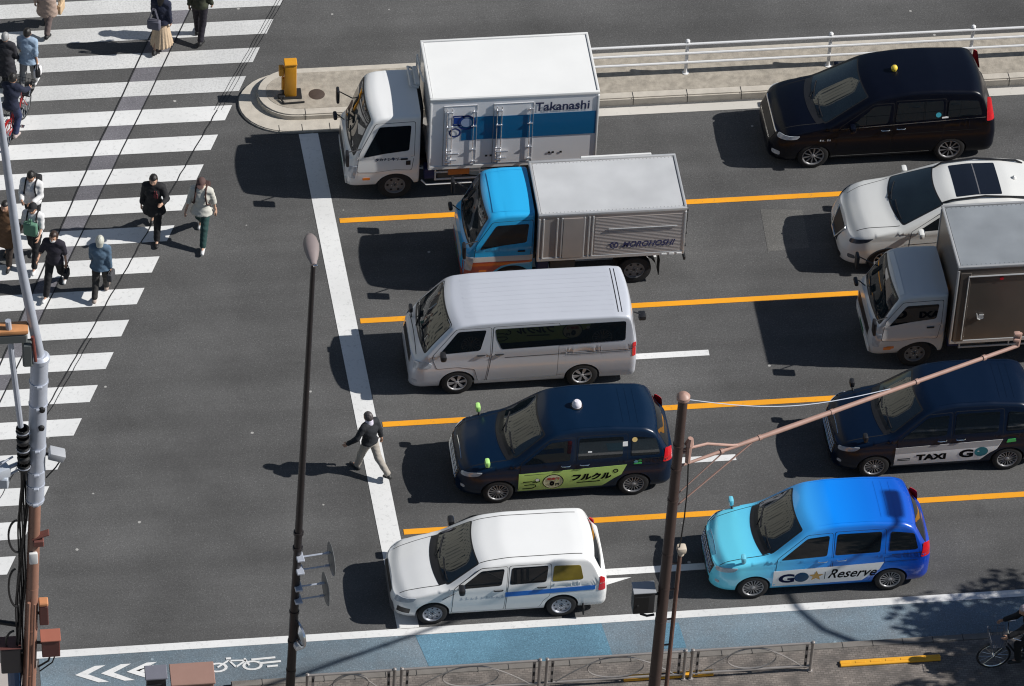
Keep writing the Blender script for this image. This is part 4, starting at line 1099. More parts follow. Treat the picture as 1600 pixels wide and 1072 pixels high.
# pavement on the near side, kerb, corner apron
def paver_mat():
    m, nt, b = new_mat('pavement_pavers'); N, L = nt.nodes, nt.links
    tc = N.new('ShaderNodeTexCoord'); br = N.new('ShaderNodeTexBrick'); br.inputs['Scale'].default_value = 5
    br.inputs['Color1'].default_value = (.13, .115, .105, 1); br.inputs['Color2'].default_value = (.19, .17, .155, 1); br.inputs['Mortar'].default_value = (.10, .09, .082, 1)
    br.inputs['Mortar Size'].default_value = .03; L.new(tc.outputs['Object'], br.inputs['Vector'])
    n = N.new('ShaderNodeTexNoise'); n.inputs['Scale'].default_value = 3; n.inputs['Detail'].default_value = 6; L.new(tc.outputs['Object'], n.inputs['Vector'])
    r = N.new('ShaderNodeValToRGB'); r.color_ramp.elements[0].position = .3; r.color_ramp.elements[1].position = .7; r.color_ramp.elements[0].color = (.6, .6, .6, 1); r.color_ramp.elements[1].color = (1.35, 1.3, 1.25, 1); L.new(n.outputs['Fac'], r.inputs[0])
    x = N.new('ShaderNodeMix'); x.data_type = 'RGBA'; x.blend_type = 'MULTIPLY'; x.inputs[0].default_value = 1; L.new(br.outputs['Color'], x.inputs[6]); L.new(r.outputs[0], x.inputs[7]); L.new(x.outputs[2], b.inputs['Base Color'])
    b.inputs['Roughness'].default_value = .85; return m
PAVE = paver_mat()
CONC = mat('kerb_concrete', (.47, .43, .37), rough=.85, var=.25, vscale=5, bump=.3, bscale=60)
CONCD = mat('median_concrete', (.3, .27, .24), rough=.9, var=.35, vscale=2.5, bump=.4, bscale=30)
SOIL = mat('median_grit', (.33, .295, .245), rough=.95, var=.55, vscale=7, bump=.6, bscale=50)
def slab(name, poly, z0, z1, mt, bev=.015):
    bm = bmesh.new(); f = bm.faces.new([bm.verts.new((x, y, z0)) for x, y in poly])
    if f.normal.z < 0: bmesh.ops.reverse_faces(bm, faces=[f])
    e = bmesh.ops.extrude_face_region(bm, geom=[f]); top = [v for v in e['geom'] if isinstance(v, bmesh.types.BMVert)]
    for v in top: v.co.z = z1
    ed = [e for e in bm.edges if all(abs(v.co.z-z1) < 1e-6 for v in e.verts)]
    if bev: bmesh.ops.bevel(bm, geom=ed, offset=bev, segments=2, affect='EDGES')
    m = MB(); m.bm(bm); o = m.build(name, mt); o['kind'] = 'structure'; return o
slab('pavement', rect(2.6, 40, 140, 66.80), -.02, .125, PAVE, 0)
slab('kerb', rect(5.6, 66.803, 140, 66.975), -.02, .135, mat('kerb_worn', (.17, .155, .14), rough=.9, var=.35, vscale=4, bump=.3, bscale=50))
sheet('corner_apron', [[(-60, 60), (1.75, 60), (1.75, 66.9), (1.92, 67.95), (-60, 67.95)]], .006, mat('apron_concrete', (.40, .36, .335), rough=.85, var=.2, vscale=2))
# joints in the kerb stones
m = MB()
for x in np.arange(6.2, 40, .6): m.box((x, 66.889, .1355), (.012, .172, .006))
o = m.build('kerb_joints', SEAM); o['kind'] = 'structure'

# median: flush pale margin, raised kerb with rounded nose, gritty top
def nose(x0, cx, y0, y1, xe, n=18):
    cy = (y0+y1)/2; ry = (y1-y0)/2; rx = cx-x0
    return [(xe, y0)]+[(cx-rx*math.sin(a), cy-ry*math.cos(a)) for a in np.linspace(0, PI, n)]+[(xe, y1)]
slab('median_margin', nose(7.18, 8.30, 83.10, 85.10, 9.9), -.02, .06, CONC, .02)
slab('median', nose(7.60, 8.45, 83.47, 85.06, 140), -.02, .20, CONC, .03)
slab('median_top', nose(7.80, 8.55, 83.68, 84.88, 140), .10, .206, SOIL, 0)
m = MB()
for x in np.arange(8.6, 60, 1.2):
    m.box((x, 83.575, .2005), (.015, .20, .006)); m.box((x, 83.4685, .10), (.015, .006, .19))
for x in (8.0, 8.5, 9.1, 9.7): m.box((x, 83.22, .0605), (.014, .22, .006))
o = m.build('median_joints', SEAM); o['kind'] = 'structure'
tag(MB().lathe([(.001, .213), (.165, .212), (.18, .206)], (8.90, 84.13, 0), 'z', 24).build('manhole_cover', mat('cast_iron', (.06, .04, .03), rough=.7, var=.4, vscale=20)), 'round rusty manhole cover set in the median nose', 'manhole cover')

# yellow kerb-height strips on the pavement
YST = mat('strip_yellow', (.75, .36, .02), rough=.6, var=.2, vscale=4)
for x0, x1, y, lb in ((13.18, 14.95, 66.36, 'yellow tactile strip on the pavement below the right end of the hoop railing'), (17.46, 19.45, 66.37, 'yellow tactile strip half in tree shade, near the parked bicycle')):
    m = MB(); m.box(((x0+x1)/2, y, .15), (x1-x0, .15, .05), .012)
    for x in np.arange(x0+.1, x1, .3): m.box((x, y, .178), (.2, .04, .012), .004)
    tag(m.build('tactile_strip', YST), lb, 'tactile strip', 'yellow strips on the pavement')
# ------------------------------------------------------------------ street furniture
GALV = mat('galvanised_steel', (.46, .49, .56), rough=.5, metal=.35, var=.12, vscale=6)
BROWN = mat('pole_brown', (.26, .135, .095), rough=.5, var=.2, vscale=5)
DKBROWN = mat('pole_dark_brown', (.055, .035, .03), rough=.5, var=.2, vscale=5)
PINK = mat('pipe_rust_pink', (.38, .235, .19), rough=.5, var=.2, vscale=6)
CABLE = mat('cable_black', (.008, .008, .009), rough=.6)
LGREY = mat('box_light_grey', (.33, .34, .36), rough=.5)
WHT = mat('rail_white', (.70, .70, .70), rough=.4, var=.08, vscale=5)

# median fence: spans between posts
def fence():
    r = empty('median_fence', (17.06, 84.22, .2), 0, 'white three rail fence along the raised median', 'fence')
    xs = [-3.19+3.19*k for k in range(0, 12)]
    for x in xs:
        m = MB(); m.lathe([(.075, .0), (.075, .02), (.04, .025), (.04, .88), (.052, .885), (.052, .93), (.03, .955), (.001, .96)], (x, 0, 0), 'z', 12)
        m.build('post', WHT, r)
    for z in (.34, .60, .86):
        m = MB(); m.tube([(xs[0]-.3, -.04, z), (xs[-1], -.04, z)], .03, 8); m.build('rail', WHT, r)
fence()

# yellow beacon block on the median nose
def beacon():
    YB = mat('beacon_yellow', (.62, .28, .015), rough=.45, var=.12, vscale=4)
    YT = YB
    r = empty('median_beacon', (8.36, 84.17, .2), 0, 'yellow block shaped beacon post on the median nose', 'beacon')
    m = MB(); m.box((-.04, 0, .45), (.26, .22, .90), .02, seg=2); m.box((-.04, 0, .925), (.28, .24, .05), .012); m.build('column', YB, r)
    m = MB(); m.box((-.235, 0, .70), (.11, .16, .22), .015); m.box((-.20, .0, .34), (.06, .1, .34), .02); m.build('side_lamp', YB, r)
    m = MB(); m.box((0, 0, .02), (.42, .34, .04), .01); m.box((-.24, -.1, .05), (.16, .12, .08), .02); m.build('base', CABLE, r)
    m = MB(); m.tube([(-.2, -.32, .03), (.25, -.30, .03)], .02, 6); m.tube([(-.2, -.32, .03), (-.26, -.18, .06)], .025, 6); m.build('fallen_bar', CABLE, r)
beacon()

# near hoop railing: panels in galvanised tube with an oval hoop
def railing():
    panels = [(14.46, 16.88), (11.62, 14.38), (8.80, 11.54), (6.98, 8.72)]
    lab = ['grey hoop railing panel at the right end of the row, before the pavement opening', 'grey hoop railing panel behind the leaning dark brown pole, second from the right end', 'grey hoop railing panel third from the right end', 'short grey hoop railing panel beside the lamp post']
    RS = mat('railing_grey', (.36, .33, .31), rough=.4, metal=.5, var=.1)
    for (a, b), lb in zip(panels, lab):
        r = empty('hoop_railing', (a, 66.27, .125), 0, lb, 'railing', 'railing panels along the kerb')
        L_ = b-a
        for x in (.03, L_-.03):
            m = MB(); m.lathe([(.06, 0), (.06, .015), (.034, .02), (.034, .80), (.04, .81), (.02, .835), (.001, .835)], (x, 0, 0), 'z', 10); m.build('post', RS, r)
            m = MB(); xx = x+(.11 if x < 1 else -.11); m.box((xx, 0, .42), (.06, .012, .66), .004); 
            for z in (.2, .42, .64): m.box((xx, -.01, z), (.035, .012, .10), .004, mi=1)
            m.build('end_plate', [RS, CABLE], r)
        for z in (.14, .78):
            m = MB(); m.tube([(.03, 0, z), (L_-.03, 0, z)], .026, 8); m.build('rail', RS, r)
        cx = L_/2
        m = MB(); m.tube([(cx+L_*.20*math.cos(t), 0, .46+.28*math.sin(t)) for t in np.linspace(0, 2*PI, 28)[:-1]], .016, 6, closed=True)
        m.tube([(.2+(L_*.5)*t, 0, .14+.62*math.sin(t*PI*.55)**1.0) for t in np.linspace(0, 1, 12)], .014, 6)
        m.tube([(L_-.2-(L_*.5)*t, 0, .14+.62*math.sin(t*PI*.55)**1.0) for t in np.linspace(0, 1, 12)], .014, 6)
        m.build('hoop', RS, r)
railing()

def lerp(a, b, t): return tuple(x+(y-x)*t for x, y in zip(a, b))
# lamp post left of centre
def lamp_post():
    base = Vector((6.60, 65.8, .0)); top = Vector((6.95, 65.8, 12.1))
    at = lambda z: base+(top-base)*(z/12.1)
    LP = mat('lamp_post_dark', (.016, .013, .014), rough=.45, var=.2)
    r = empty('street_lamp', base, 0, 'tall thin black street lamp with a single grey head over the road', 'street lamp')
    q = lambda p: tuple(Vector(p)-base)
    m = MB(); zs = [0, .4, .42, 3, 6, 9, 12.0]; m.tube([q(at(z)) for z in zs], [.13, .13, .092, .084, .07, .056, .045], 14); m.build('pole', LP, r)
    # head: flattened teardrop lying along +Y
    HEAD = mat('lamp_head_pinkgrey', (.235, .195, .19), rough=.45, var=.06)
    t = at(12.0); m = MB(); prof = [(-.10, .05), (.0, .07), (.10, .10), (.28, .135), (.44, .145), (.58, .12), (.68, .07), (.71, .02)]
    vs, fs = [], []; seg = 14
    for (y, w_) in prof:
        for k in range(seg):
            a = 2*PI*k/seg; vs.append((t.x+w_*math.cos(a), t.y+y, t.z+.08+(.75*w_ if math.sin(a) > 0 else .35*w_)*math.sin(a)))
    for i in range(len(prof)-1):
        for k in range(seg): fs.append((i*seg+k, i*seg+(k+1) % seg, (i+1)*seg+(k+1) % seg, (i+1)*seg+k))
    fs.append(tuple(range(seg))); fs.append(tuple((len(prof)-1)*seg+k for k in range(seg)))
    m.add([q(v) for v in vs], fs); h = m.build('lamp_head', HEAD, r)
    m = MB(); m.box(q((t.x, t.y+.36, t.z+.02)), (.2, .42, .03), .01); m.build('lens', LAMPG, h)
    m = MB(); m.box(q((t.x+.03, t.y-.08, t.z+.06)), (.08, .08, .06), .015); m.build('clamp', CHROME, h)
    # straps
    for z in (1.6, 2.4, 3.2, 4.9, 5.3): MB().tube([q(at(z)-Vector((0, 0, .03))), q(at(z)+Vector((0, 0, .03)))], .097, 12).build('strap', LP, r)
    # round traffic signs, edge-on, facing along the road
    SGN = mat('sign_back_grey', (.15, .155, .16), rough=.5, metal=.3); FACE = mat('sign_face', (.02, .10, .35), rough=.4)
    for (z, off, lb) in ((4.55, .62, 'round road sign on brackets at the lamp post, seen edge on, upper one'), (3.75, .55, 'round road sign on brackets at the lamp post, seen edge on, lower one')):
        c = at(z)
        s = empty('road_sign', c+Vector((off, .0, 0)), R(7), lb, 'road sign', 'round signs on the lamp post')
        m = MB(); m.lathe([(.001, .012), (.31, .012), (.33, .0), (.31, -.012), (.001, -.012)], (.02, 0, 0), 'x', 28); o = m.build('sign_plate', SGN, s)
        m = MB(); m.lathe([(.001, .034), (.30, .034)], (0, 0, 0), 'x', 28); m.build('sign_face', FACE, o)
        for dz in (-.17, .17):
            MB().tube([(-off+.05, 0, dz), (0, 0, dz)], .018, 6).box((-off+.04, 0, dz), (.14, .24, .05), .01).box((-.06, 0, dz), (.10, .05, .05), .01).build('bracket', GALV, s)
    c = at(2.75); s = empty('road_mirror', c+Vector((.10, -.15, 0)), R(20), 'small round mirror with a bright rim clamped low on the lamp post', 'mirror')
    m = MB(); m.lathe([(.001, .09), (.16, .06), (.26, .0)], (0, 0, 0), 'x', 24); m.build('mirror_back', SGN, s)
    m = MB(); m.lathe([(.25, .02), (.285, .01), (.285, -.03), (.25, -.02)], (0, 0, 0), 'x', 24); m.build('rim', CHROME, s)
    m = MB(); m.lathe([(.001, -.03), (.26, -.005)], (0, 0, 0), 'x', 24); m.build('mirror_face', CHROME, s)
    m = MB(); m.box((.02, .05, -.38), (.2, .16, .14), .04, seg=2); m.tube([(0, .1, .0), (0.05, .08, -.35)], .02, 6); m.build('bracket', WHITEM, s)
lamp_post()

# leaning service pole right of centre with arm, conduit, box
def service_pole():
    base = Vector((13.44, 64.7, 0)); top = Vector((13.55, 64.7, 9.42)); at = lambda z: base+(top-base)*(z/9.42)
    r = empty('service_pole', base, 0, 'dark brown steel pole with a conduit, rising in front of the hoop railing', 'pole'); q = lambda p: tuple(Vector(p)-base)
    m = MB(); m.tube([q(at(z)) for z in (0, .3, .32, 5, 9.27)], [.14, .14, .12, .105, .088], 16); m.build('shaft', DKBROWN, r)
    m = MB(); t = at(9.27); m.lathe([(.10, -.04), (.125, -.02), (.125, .05), (.08, .10), (.001, .12)], q(t), 'z', 14); m.build('cap', PINK, r)
    for z in (2.0, 3.5, 4.4, 5.3, 6.7, 7.5, 8.1): MB().tube([q(at(z)-Vector((0, 0, .025))), q(at(z)+Vector((0, 0, .025)))], .106+.002*(8-z), 12).build('strap', DKBROWN, r)
    # conduit pipe on the right
    m = MB(); P = [q(at(z)+Vector((.24, .02, 0))) for z in (0, 3, 5.2)]; m.tube(P, .042, 10); m.build('conduit', mat('conduit_brown', (.12, .065, .05), rough=.5, var=.3), r)
    m = MB()
    for z in (1.0, 2.0, 2.8, 3.5, 4.3, 5.0): MB().tube([q(at(z)), q(at(z)+Vector((.24, .02, 0)))], .02, 6).build('spacer', DKBROWN, r)
    m = MB(); c = at(5.28)+Vector((.26, .02, .08)); m.box(q(c), (.18, .18, .14), .05, seg=2); m.tube([q(c), q(c-Vector((0, 0, .15)))], .06, 8); m.build('photocell', mat('photocell_cream', (.55, .47, .38), rough=.5), r)
    m = MB(); c = at(7.97)+Vector((.20, .02, 0)); m.tube([q(c-Vector((0, 0, .35))), q(c+Vector((0, 0, .1)))], [.05, .06], 8); m.tube([q(c+Vector((0, 0, .1))), q(c+Vector((.02, 0, .25)))], [.09, .05], 8); m.box(q(c-Vector((.08, 0, .1))), (.16, .05, .04), .01); m.build('beacon_lamp', PINK, r)
    m = MB(); m.tube([q(at(z)+Vector((.20+.05*math.sin(z*1.2), 0, 0))) for z in (7.65, 7.2, 6.8, 6.2, 5.7, 5.4)], .014, 6); m.build('lead', CABLE, r)
    b = empty('control_box', at(4.12)+Vector((-.38, 0, 0)), 0, 'dark control box strapped to the left of the dark brown pole', 'control box')
    m = MB(); m.box((0, 0, 0), (.40, .28, .55), .02, seg=2); m.build('case', mat('box_dark', (.02, .02, .022), rough=.5), b)
    m = MB(); m.box((0, 0, .285), (.43, .31, .03), .008); m.build('lid', LGREY, b)
    m = MB(); m.box((-.05, -.145, -.02), (.28, .01, .40), .003); m.box((-.12, -.155, -.05), (.05, .02, .05), .006); m.build('door', CABLE, b)
    MB().tube([(0, 0, .1), (.36, 0, .1)], .03, 6).build('bracket', CABLE, b); m = MB(); m.tube([(-.05, 0, -.27), (-.02, 0, -.42), (.1, 0, -.48), (.24, 0, -.46)], .025, 6); m.build('conduit', CABLE, b)
    # the arm: one long pipe reaching diagonally over the lanes
    a0 = at(7.52); a1 = Vector((20.32, 67.13, 7.75)); d = (a1-a0)
    A = empty('span_arm', a0, 0, 'long pinkish steel pipe arm reaching from the dark brown pole over the lanes', 'arm'); q2 = lambda p: tuple(Vector(p)-a0)
    P = lambda t: a0+d*t
    m = MB(); m.tube([q2(P(t)) for t in (.0, .16, .3, .6, 1)], [.024, .038, .05, .044, .038], 12); m.build('main_pipe', PINK, A)
    m = MB(); m.tube([q2(P(0)+Vector((0, .0, .42))), q2(P(.085)+Vector((0, 0, .33))), q2(P(.16)+Vector((0, 0, .05))), q2(P(.18))], .028, 8); m.build('brace', PINK, A)
    m = MB(); m.tube([q2(P(0)+Vector((.02, 0, -1.05))), q2(P(.22)+Vector((0, 0, -.05)))], .018, 6); m.tube([q2(P(0)+Vector((.02, 0, -.75))), q2(P(.14)+Vector((0, 0, -.02)))], .014, 6); m.build('stay', PINK, A)
    for t in (.13, .24, .45, .70, .9): MB().tube([q2(P(t-.004)), q2(P(t+.004))], .056, 10).build('collar', PINK, A)
    m = MB(); e = P(1); m.tube([q2(e), q2(e+Vector((.03, .02, .30)))], .04, 8); m.box(q2(e+Vector((-.04, .0, .16))), (.12, .10, .07), .025, seg=2); m.box(q2(e+Vector((-.04, .0, .30))), (.12, .10, .08), .025, seg=2); m.build('end_bracket', PINK, A)
    m = MB(); n = 14; s0 = at(9.22)+Vector((.1, 0, 0)); s1 = P(.62)+Vector((0, 0, .06))
    m.tube([q2(s0+(s1-s0)*(k/n)-Vector((0, 0, .30*math.sin(PI*k/n)))) for k in range(n+1)], .009, 5); m.build('stay_wire', GALV, A)
service_pole()

# big composite pole on the left edge with signal gear and slanting lamp arm
def big_pole():
    base = Vector((1.60, 65.8, 0)); top = Vector((2.10, 65.8, 10.2)); at = lambda z: base+(top-base)*(z/10.2)
    r = empty('utility_pole', base, 0, 'thick pole at the left edge, grey above and rusty brown below, wrapped in cables', 'utility pole'); q = lambda p: tuple(Vector(p)-base)
    m = MB(); m.tube([q(at(z)) for z in (6.55, 8, 9.3, 10.05)], [.165, .165, .16, .16], 18); m.lathe([(.16, 0), (.185, .02), (.185, .10), (.14, .15), (.001, .16)], q(at(10.05)), 'z', 18); m.build('upper_shaft', GALV, r)
    m = MB(); m.tube([q(at(z)) for z in (0, 2, 4, 6.55)], [.14, .13, .12, .11], 16); m.build('lower_shaft', BROWN, r)
    m = MB(); m.tube([q((2.10, 65.8, 10.15)), q((1.80, 65.8, 12.58)), q((1.63, 65.8, 14.96)), q((1.50, 65.82, 16.6))], [.095, .08, .07, .06], 14); m.build('slanting_arm', GALV, r)
    for z in (6.6, 7.0, 7.35, 7.95, 9.0, 9.55): MB().tube([q(at(z)-Vector((0, 0, .02))), q(at(z)+Vector((0, 0, .02)))], .176, 14).box(q(at(z)+Vector((.0, -.18, 0))), (.10, .05, .06), .01).build('strap', GALV, r)
    for z in (2.0, 3.2, 4.3, 5.2, 5.9): MB().tube([q(at(z)-Vector((0, 0, .02))), q(at(z)+Vector((0, 0, .02)))], .150-.006*z, 12).build('strap', BROWN, r)
    m = MB()
    for k, (z, dx) in enumerate(((9.0, .0), (8.55, .02))): m.lathe([(.001, -.06), (.05, -.05), (.06, 0)], q(at(z)+Vector((.06, -.16, 0))), 'y', 10)
    m.build('hand_hole', CABLE, r)
    # cables strapped down the left side, with slack loops
    rnd = random.Random(11); m = MB()
    for k in range(6):
        ox = -.15-.026*k; oy = rnd.uniform(-.1, .05); P = []
        for z in np.linspace(.0, 7.9, 34): P.append(q(at(z)+Vector((ox+.02*math.sin(z*3.1+k), oy+.02*math.cos(z*2.3+k), 0))))
        m.tube(P, rnd.uniform(.014, .026), 6)
    for (z, w_, h_) in ((5.75, .17, .42), (4.4, .14, .5), (2.95, .16, .3)):
        P = [q(at(z)+Vector((-.30-w_*math.sin(t), -.1, h_*math.cos(t)))) for t in np.linspace(0, PI, 14)]; m.tube(P, .022, 6)
    m.build('cable_bundle', CABLE, r)
    m = MB(); m.tube([q(at(z)+Vector((-.06, -.17, 0))) for z in (0, 2, 4.05)], .032, 8); m.tube([q(at(z)+Vector((.05, -.17, 0))) for z in (0, 1, 2.0, 4.0)], .022, 8); m.build('conduit', BROWN, r)
    m = MB(); m.tube([q(at(3.3)+Vector((-.2, 0, 0))), q(at(3.35)+Vector((-.9, .1, .05))), q(at(3.2)+Vector((-2.4, .4, -.1)))], .05, 8); m.build('side_cable', CABLE, r)
    m = MB(); c = at(5.62); m.box(q(c+Vector((.12, -.05, .08))), (.34, .16, .03), .006, rot=Matrix.Rotation(R(-20), 3, 'Y')); m.box(q(c+Vector((.08, -.1, -.06))), (.2, .12, .16), .02); m.build('step_bracket', mat('bracket_rust', (.14, .05, .04), rough=.5), r)
    m = MB(); c = at(5.1); m.box(q(c+Vector((.0, -.14, .1))), (.16, .08, .28), .03, seg=2); m.build('cleat', WHITEM, r)
    # thin secondary mast
    s = empty('signal_mast', (1.68, 65.65, 8.6), 0, 'slim grey mast with an orange topped lamp unit beside the thick left pole', 'mast')
    m = MB(); m.tube([(.03, 0, 0), (-.07, 0, 1.6), (-.12, 0, 2.6)], .055, 10); m.build('tube', GALV, s)
    m = MB()
    m.tube([(.04, -.01, -.25), (.34, .15, -.25)], .03, 6); m.build('arm', GALV, s)
    m = MB(); m.box((-.08, .05, 2.36), (.62, .28, .10), .04, seg=2); m.build('hood', mat('hood_orange', (.48, .22, .09), rough=.5, var=.4, vscale=5), s)
    m = MB(); m.box((-.08, .05, 2.20), (.58, .26, .22), .03); m.box((.20, .05, 1.75), (.18, .2, .55), .03); m.build('lamp_unit', mat('unit_grey', (.10, .11, .11), rough=.5), s)
    m = MB(); m.tube([(.30, -.02, 2.2), (.34, -.02, 1.6)], .03, 8); m.build('red_handle', mat('handle_red', (.16, .04, .03), rough=.5), s)
    m = MB()
    for k in range(5): m.lathe([(.07, -.10), (.11, -.08), (.12, 0), (.09, .05), (.12, .07)], (.06, -.02, -.1-.22*k), 'z', 12)
    m.build('insulator_stack', CABLE, s)
    for k in range(3): MB().lathe([(.125, -.015), (.128, 0), (.125, .015)], (.06, -.02, -.1-.44*k), 'z', 12).build('band', GALV, s)
    c = empty('camera_unit', (1.30, 65.6, 7.55), 0, 'pale grey traffic camera cluster on the left of the thick pole', 'camera')
    m = MB(); m.box((0, 0, 0), (.34, .26, .22), .03, rot=Matrix.Rotation(R(25), 3, 'Z'), seg=2); m.box((.02, .0, -.22), (.28, .24, .24), .02, rot=Matrix.Rotation(R(-10), 3, 'Z')); m.build('housing', mat('camera_grey', (.50, .54, .60), rough=.4, metal=.3), c)
    m = MB(); m.box((-.22, 0, .12), (.40, .2, .05), .01, rot=Matrix.Rotation(R(18), 3, 'Y')); m.build('sun_shield', LGREY, c)
    m = MB(); m.tube([(.1, .05, 0), (.4, .15, .05)], .04, 8); m.tube([(.1, .05, -.2), (.4, .15, -.1)], .025, 8); m.tube([(-.1, -.05, .1), (.05, -.1, .3), (.25, 0, .35)], .02, 6); m.build('bracket', GALV, c)
    f = empty('flood_light', at(7.75)+Vector((.36, 0, -.05)), 0, 'small grey box lamp tilted on the right of the thick pole', 'lamp')
    m = MB(); m.box((0, 0, 0), (.30, .24, .16), .025, rot=Matrix.Rotation(R(22), 3, 'Y'), seg=2); m.build('case', LGREY, f)
    m = MB(); m.tube([(-.2, 0, .02), (0, 0, 0)], .03, 6); m.tube([(.1, 0, -.1), (-.02, .02, -.35), (-.2, .02, -.6)], .014, 6); m.build('bracket', CABLE, f)
    B2 = lambda b, x, z: MB().tube([(0, 0, z), (x, .02, z)], .03, 6).build('bracket', CABLE, b)
    RB = mat('box_maroon', (.10, .035, .03), rough=.5); RBT = mat('box_top_rust', (.34, .12, .08), rough=.5)
    b = empty('cabinet', at(2.75)+Vector((.38, -.02, 0)), 0, 'maroon box with a rusty top on the right of the thick pole', 'cabinet')
    m = MB(); m.box((0, 0, 0), (.34, .28, .44), .015); m.build('case', RB, b); m = MB(); m.box((0, 0, .235), (.38, .32, .03), .006); m.build('lid', RBT, b)
    B2(b, -.36, .05); m = MB(); m.tube([(.0, 0, -.23), (-.05, 0, -.45), (-.25, 0, -.6)], .02, 6); m.tube([(.1, 0, -.23), (.02, 0, -.5), (-.22, 0, -.72)], .014, 6); m.build('lead', CABLE, b)
    b = empty('cabinet', at(3.6)+Vector((.23, -.02, 0)), 0, 'narrow maroon switch box above the larger maroon box', 'cabinet')
    B2(b, -.22, 0); m = MB(); m.box((0, 0, 0), (.17, .18, .5), .015); m.build('case', RB, b); m = MB(); m.box((0, 0, .30), (.18, .19, .09), .02); m.build('lid', mat('box_cap_orange', (.5, .22, .10), rough=.5), b)
    b = empty('cabinet', at(2.5)+Vector((-.36, -.02, 0)), 0, 'black cabinet on the left of the thick pole near the ground', 'cabinet')
    m = MB(); m.box((0, 0, 0), (.38, .32, .66), .02); m.build('case', mat('box_black', (.012, .012, .016), rough=.5), b); m = MB(); m.box((0, 0, .345), (.40, .34, .02), .004); m.build('lid', RB, b)
    B2(b, .34, .1); m = MB(); m.tube([(.05, 0, -.34), (.06, 0, -1.4), (.06, 0, -2.4)], .13, 10); m.build('duct', mat('duct_blue', (.02, .06, .14), rough=.5), b)
big_pole()

# two cabinet tops showing at the bottom edge
for (x, y, z, sx, sy, cs, ct, lb) in ((4.74, 65.45, 2.0, .78, .5, (.20, .11, .085), (.30, .18, .145), 'brown signal control cabinet at the bottom edge beside the bicycle symbol'), (4.06, 65.5, 2.05, .36, .3, (.02, .02, .024), (.16, .16, .19), 'slim black cabinet at the bottom edge beside the brown control cabinet')):
    r = empty('street_cabinet', (x, y, .125), 0, lb, 'street cabinet', 'cabinets on the near pavement')
    k = 'brown' if sx > .5 else 'black'
    m = MB(); m.box((0, 0, z/2-.06), (sx, sy, z-.12), .015); m.build('case', mat('cabinet_'+k, cs, rough=.5), r)
    m = MB(); m.box((0, 0, z-.09), (sx+.06, sy+.06, .05), .012); m.build('roof', mat('cabinet_roof_'+k, ct, rough=.5), r)
    m = MB(); m.box((-.05, -sy/2-.006, z/2), (sx*.8, .012, z*.75), .004); m.box((sx*.25, -sy/2-.016, z/2), (.03, .02, .12), .004); m.build('door', mat('cabinet_'+k, cs), r)

# curved-arm lamp and street tree stand just beyond the right edge; their shadows fall into view
def curved_lamp():
    r = empty('street_lamp', (28.7, 65.42, .12), 0, 'curved arm street lamp whose shadow crosses the bicycle lane', 'street lamp')
    m = MB(); m.tube([(0, 0, 0), (0, 0, 4), (0, 0, 8), (0, .06, 8.5), (0, .4, 9.0), (0, .95, 9.32), (0, 1.6, 9.48), (0, 2.0, 9.5)], [.11, .09, .075, .07, .065, .06, .055, .05], 12); m.build('pole', DKBROWN, r)
    m = MB(); m.box((0, 2.25, 9.5), (.30, .75, .14), .06, seg=2); m.build('lamp_head', GALV, r)
curved_lamp()

LEAF = None
def leaf_mat(name, c0, c1):
    m, nt, b = new_mat(name); N, L = nt.nodes, nt.links
    oi = N.new('ShaderNodeTexCoord'); n = N.new('ShaderNodeTexNoise'); n.inputs['Scale'].default_value = 1.6; n.inputs['Detail'].default_value = 4; L.new(oi.outputs['Object'], n.inputs['Vector'])
    r = N.new('ShaderNodeValToRGB'); r.color_ramp.elements[0].position = .3; r.color_ramp.elements[1].position = .7; r.color_ramp.elements[0].color = (*c0, 1); r.color_ramp.elements[1].color = (*c1, 1); L.new(n.outputs['Fac'], r.inputs[0]); L.new(r.outputs[0], b.inputs['Base Color'])
    b.inputs['Roughness'].default_value = .6; return m
def tree(x, y, lb, seed, hgt=6.2, cr=(2.6, 1.8, 1.9), nl=12000):
    rnd = random.Random(seed); t = empty('street_tree', (x, y, .12), 0, lb, 'tree', 'street trees on the near pavement')
    m = MB(); m.tube([(0, 0, 0), (.03, .02, 1.2), (-.03, .03, 2.6), (.05, 0, 4.2), (0, .05, hgt)], [.17, .14, .12, .08, .03], 10)
    tips = []
    for k in range(13):
        a = rnd.uniform(0, 2*PI); z = rnd.uniform(2.3, 4.8); l = rnd.uniform(.9, 1.9); e = Vector((math.cos(a)*l*cr[0]/2, math.sin(a)*l*cr[1]/2, z+rnd.uniform(.5, 1.6)))
        m.tube([(0, 0, z), tuple(e*.5+Vector((0, 0, z*.5+.05))), tuple(e)], [.055, .035, .012], 6); tips.append(e)
    m.build('trunk', mat('bark', (.09, .065, .05), rough=.9, var=.4, vscale=8), t)
    m = MB(); vs, fs = [], []
    cl = [(e+Vector((rnd.gauss(0, .25), rnd.gauss(0, .25), rnd.gauss(0, .25))), rnd.uniform(.35, .75)) for e in tips for _ in range(4)]
    for k in range(nl):
        c, rr = rnd.choice(cl); d = Vector((rnd.gauss(0, 1), rnd.gauss(0, 1), rnd.gauss(0, 1))).normalized()*rr*rnd.random()**.4; p = c+d
        u = Vector((rnd.gauss(0, 1), rnd.gauss(0, 1), rnd.gauss(0, .6))).normalized(); w_ = u.orthogonal().normalized(); s_ = rnd.uniform(.08, .15); i = len(vs)
        vs += [p-u*s_, p+w_*s_*.45, p+u*s_, p-w_*s_*.45]; fs.append((i, i+1, i+2, i+3))
    m.add(vs, fs); m.build('crown', leaf_mat('leaves', (.02, .045, .012), (.06, .11, .025)), t, smooth=False, weld=False)
tree(27.6, 64.9, 'leafy street tree shading the bicycle on the pavement', 5)
tree(29.0, 65.6, 'leafy street tree further from the bicycle, near the kerb', 9, hgt=6.6)
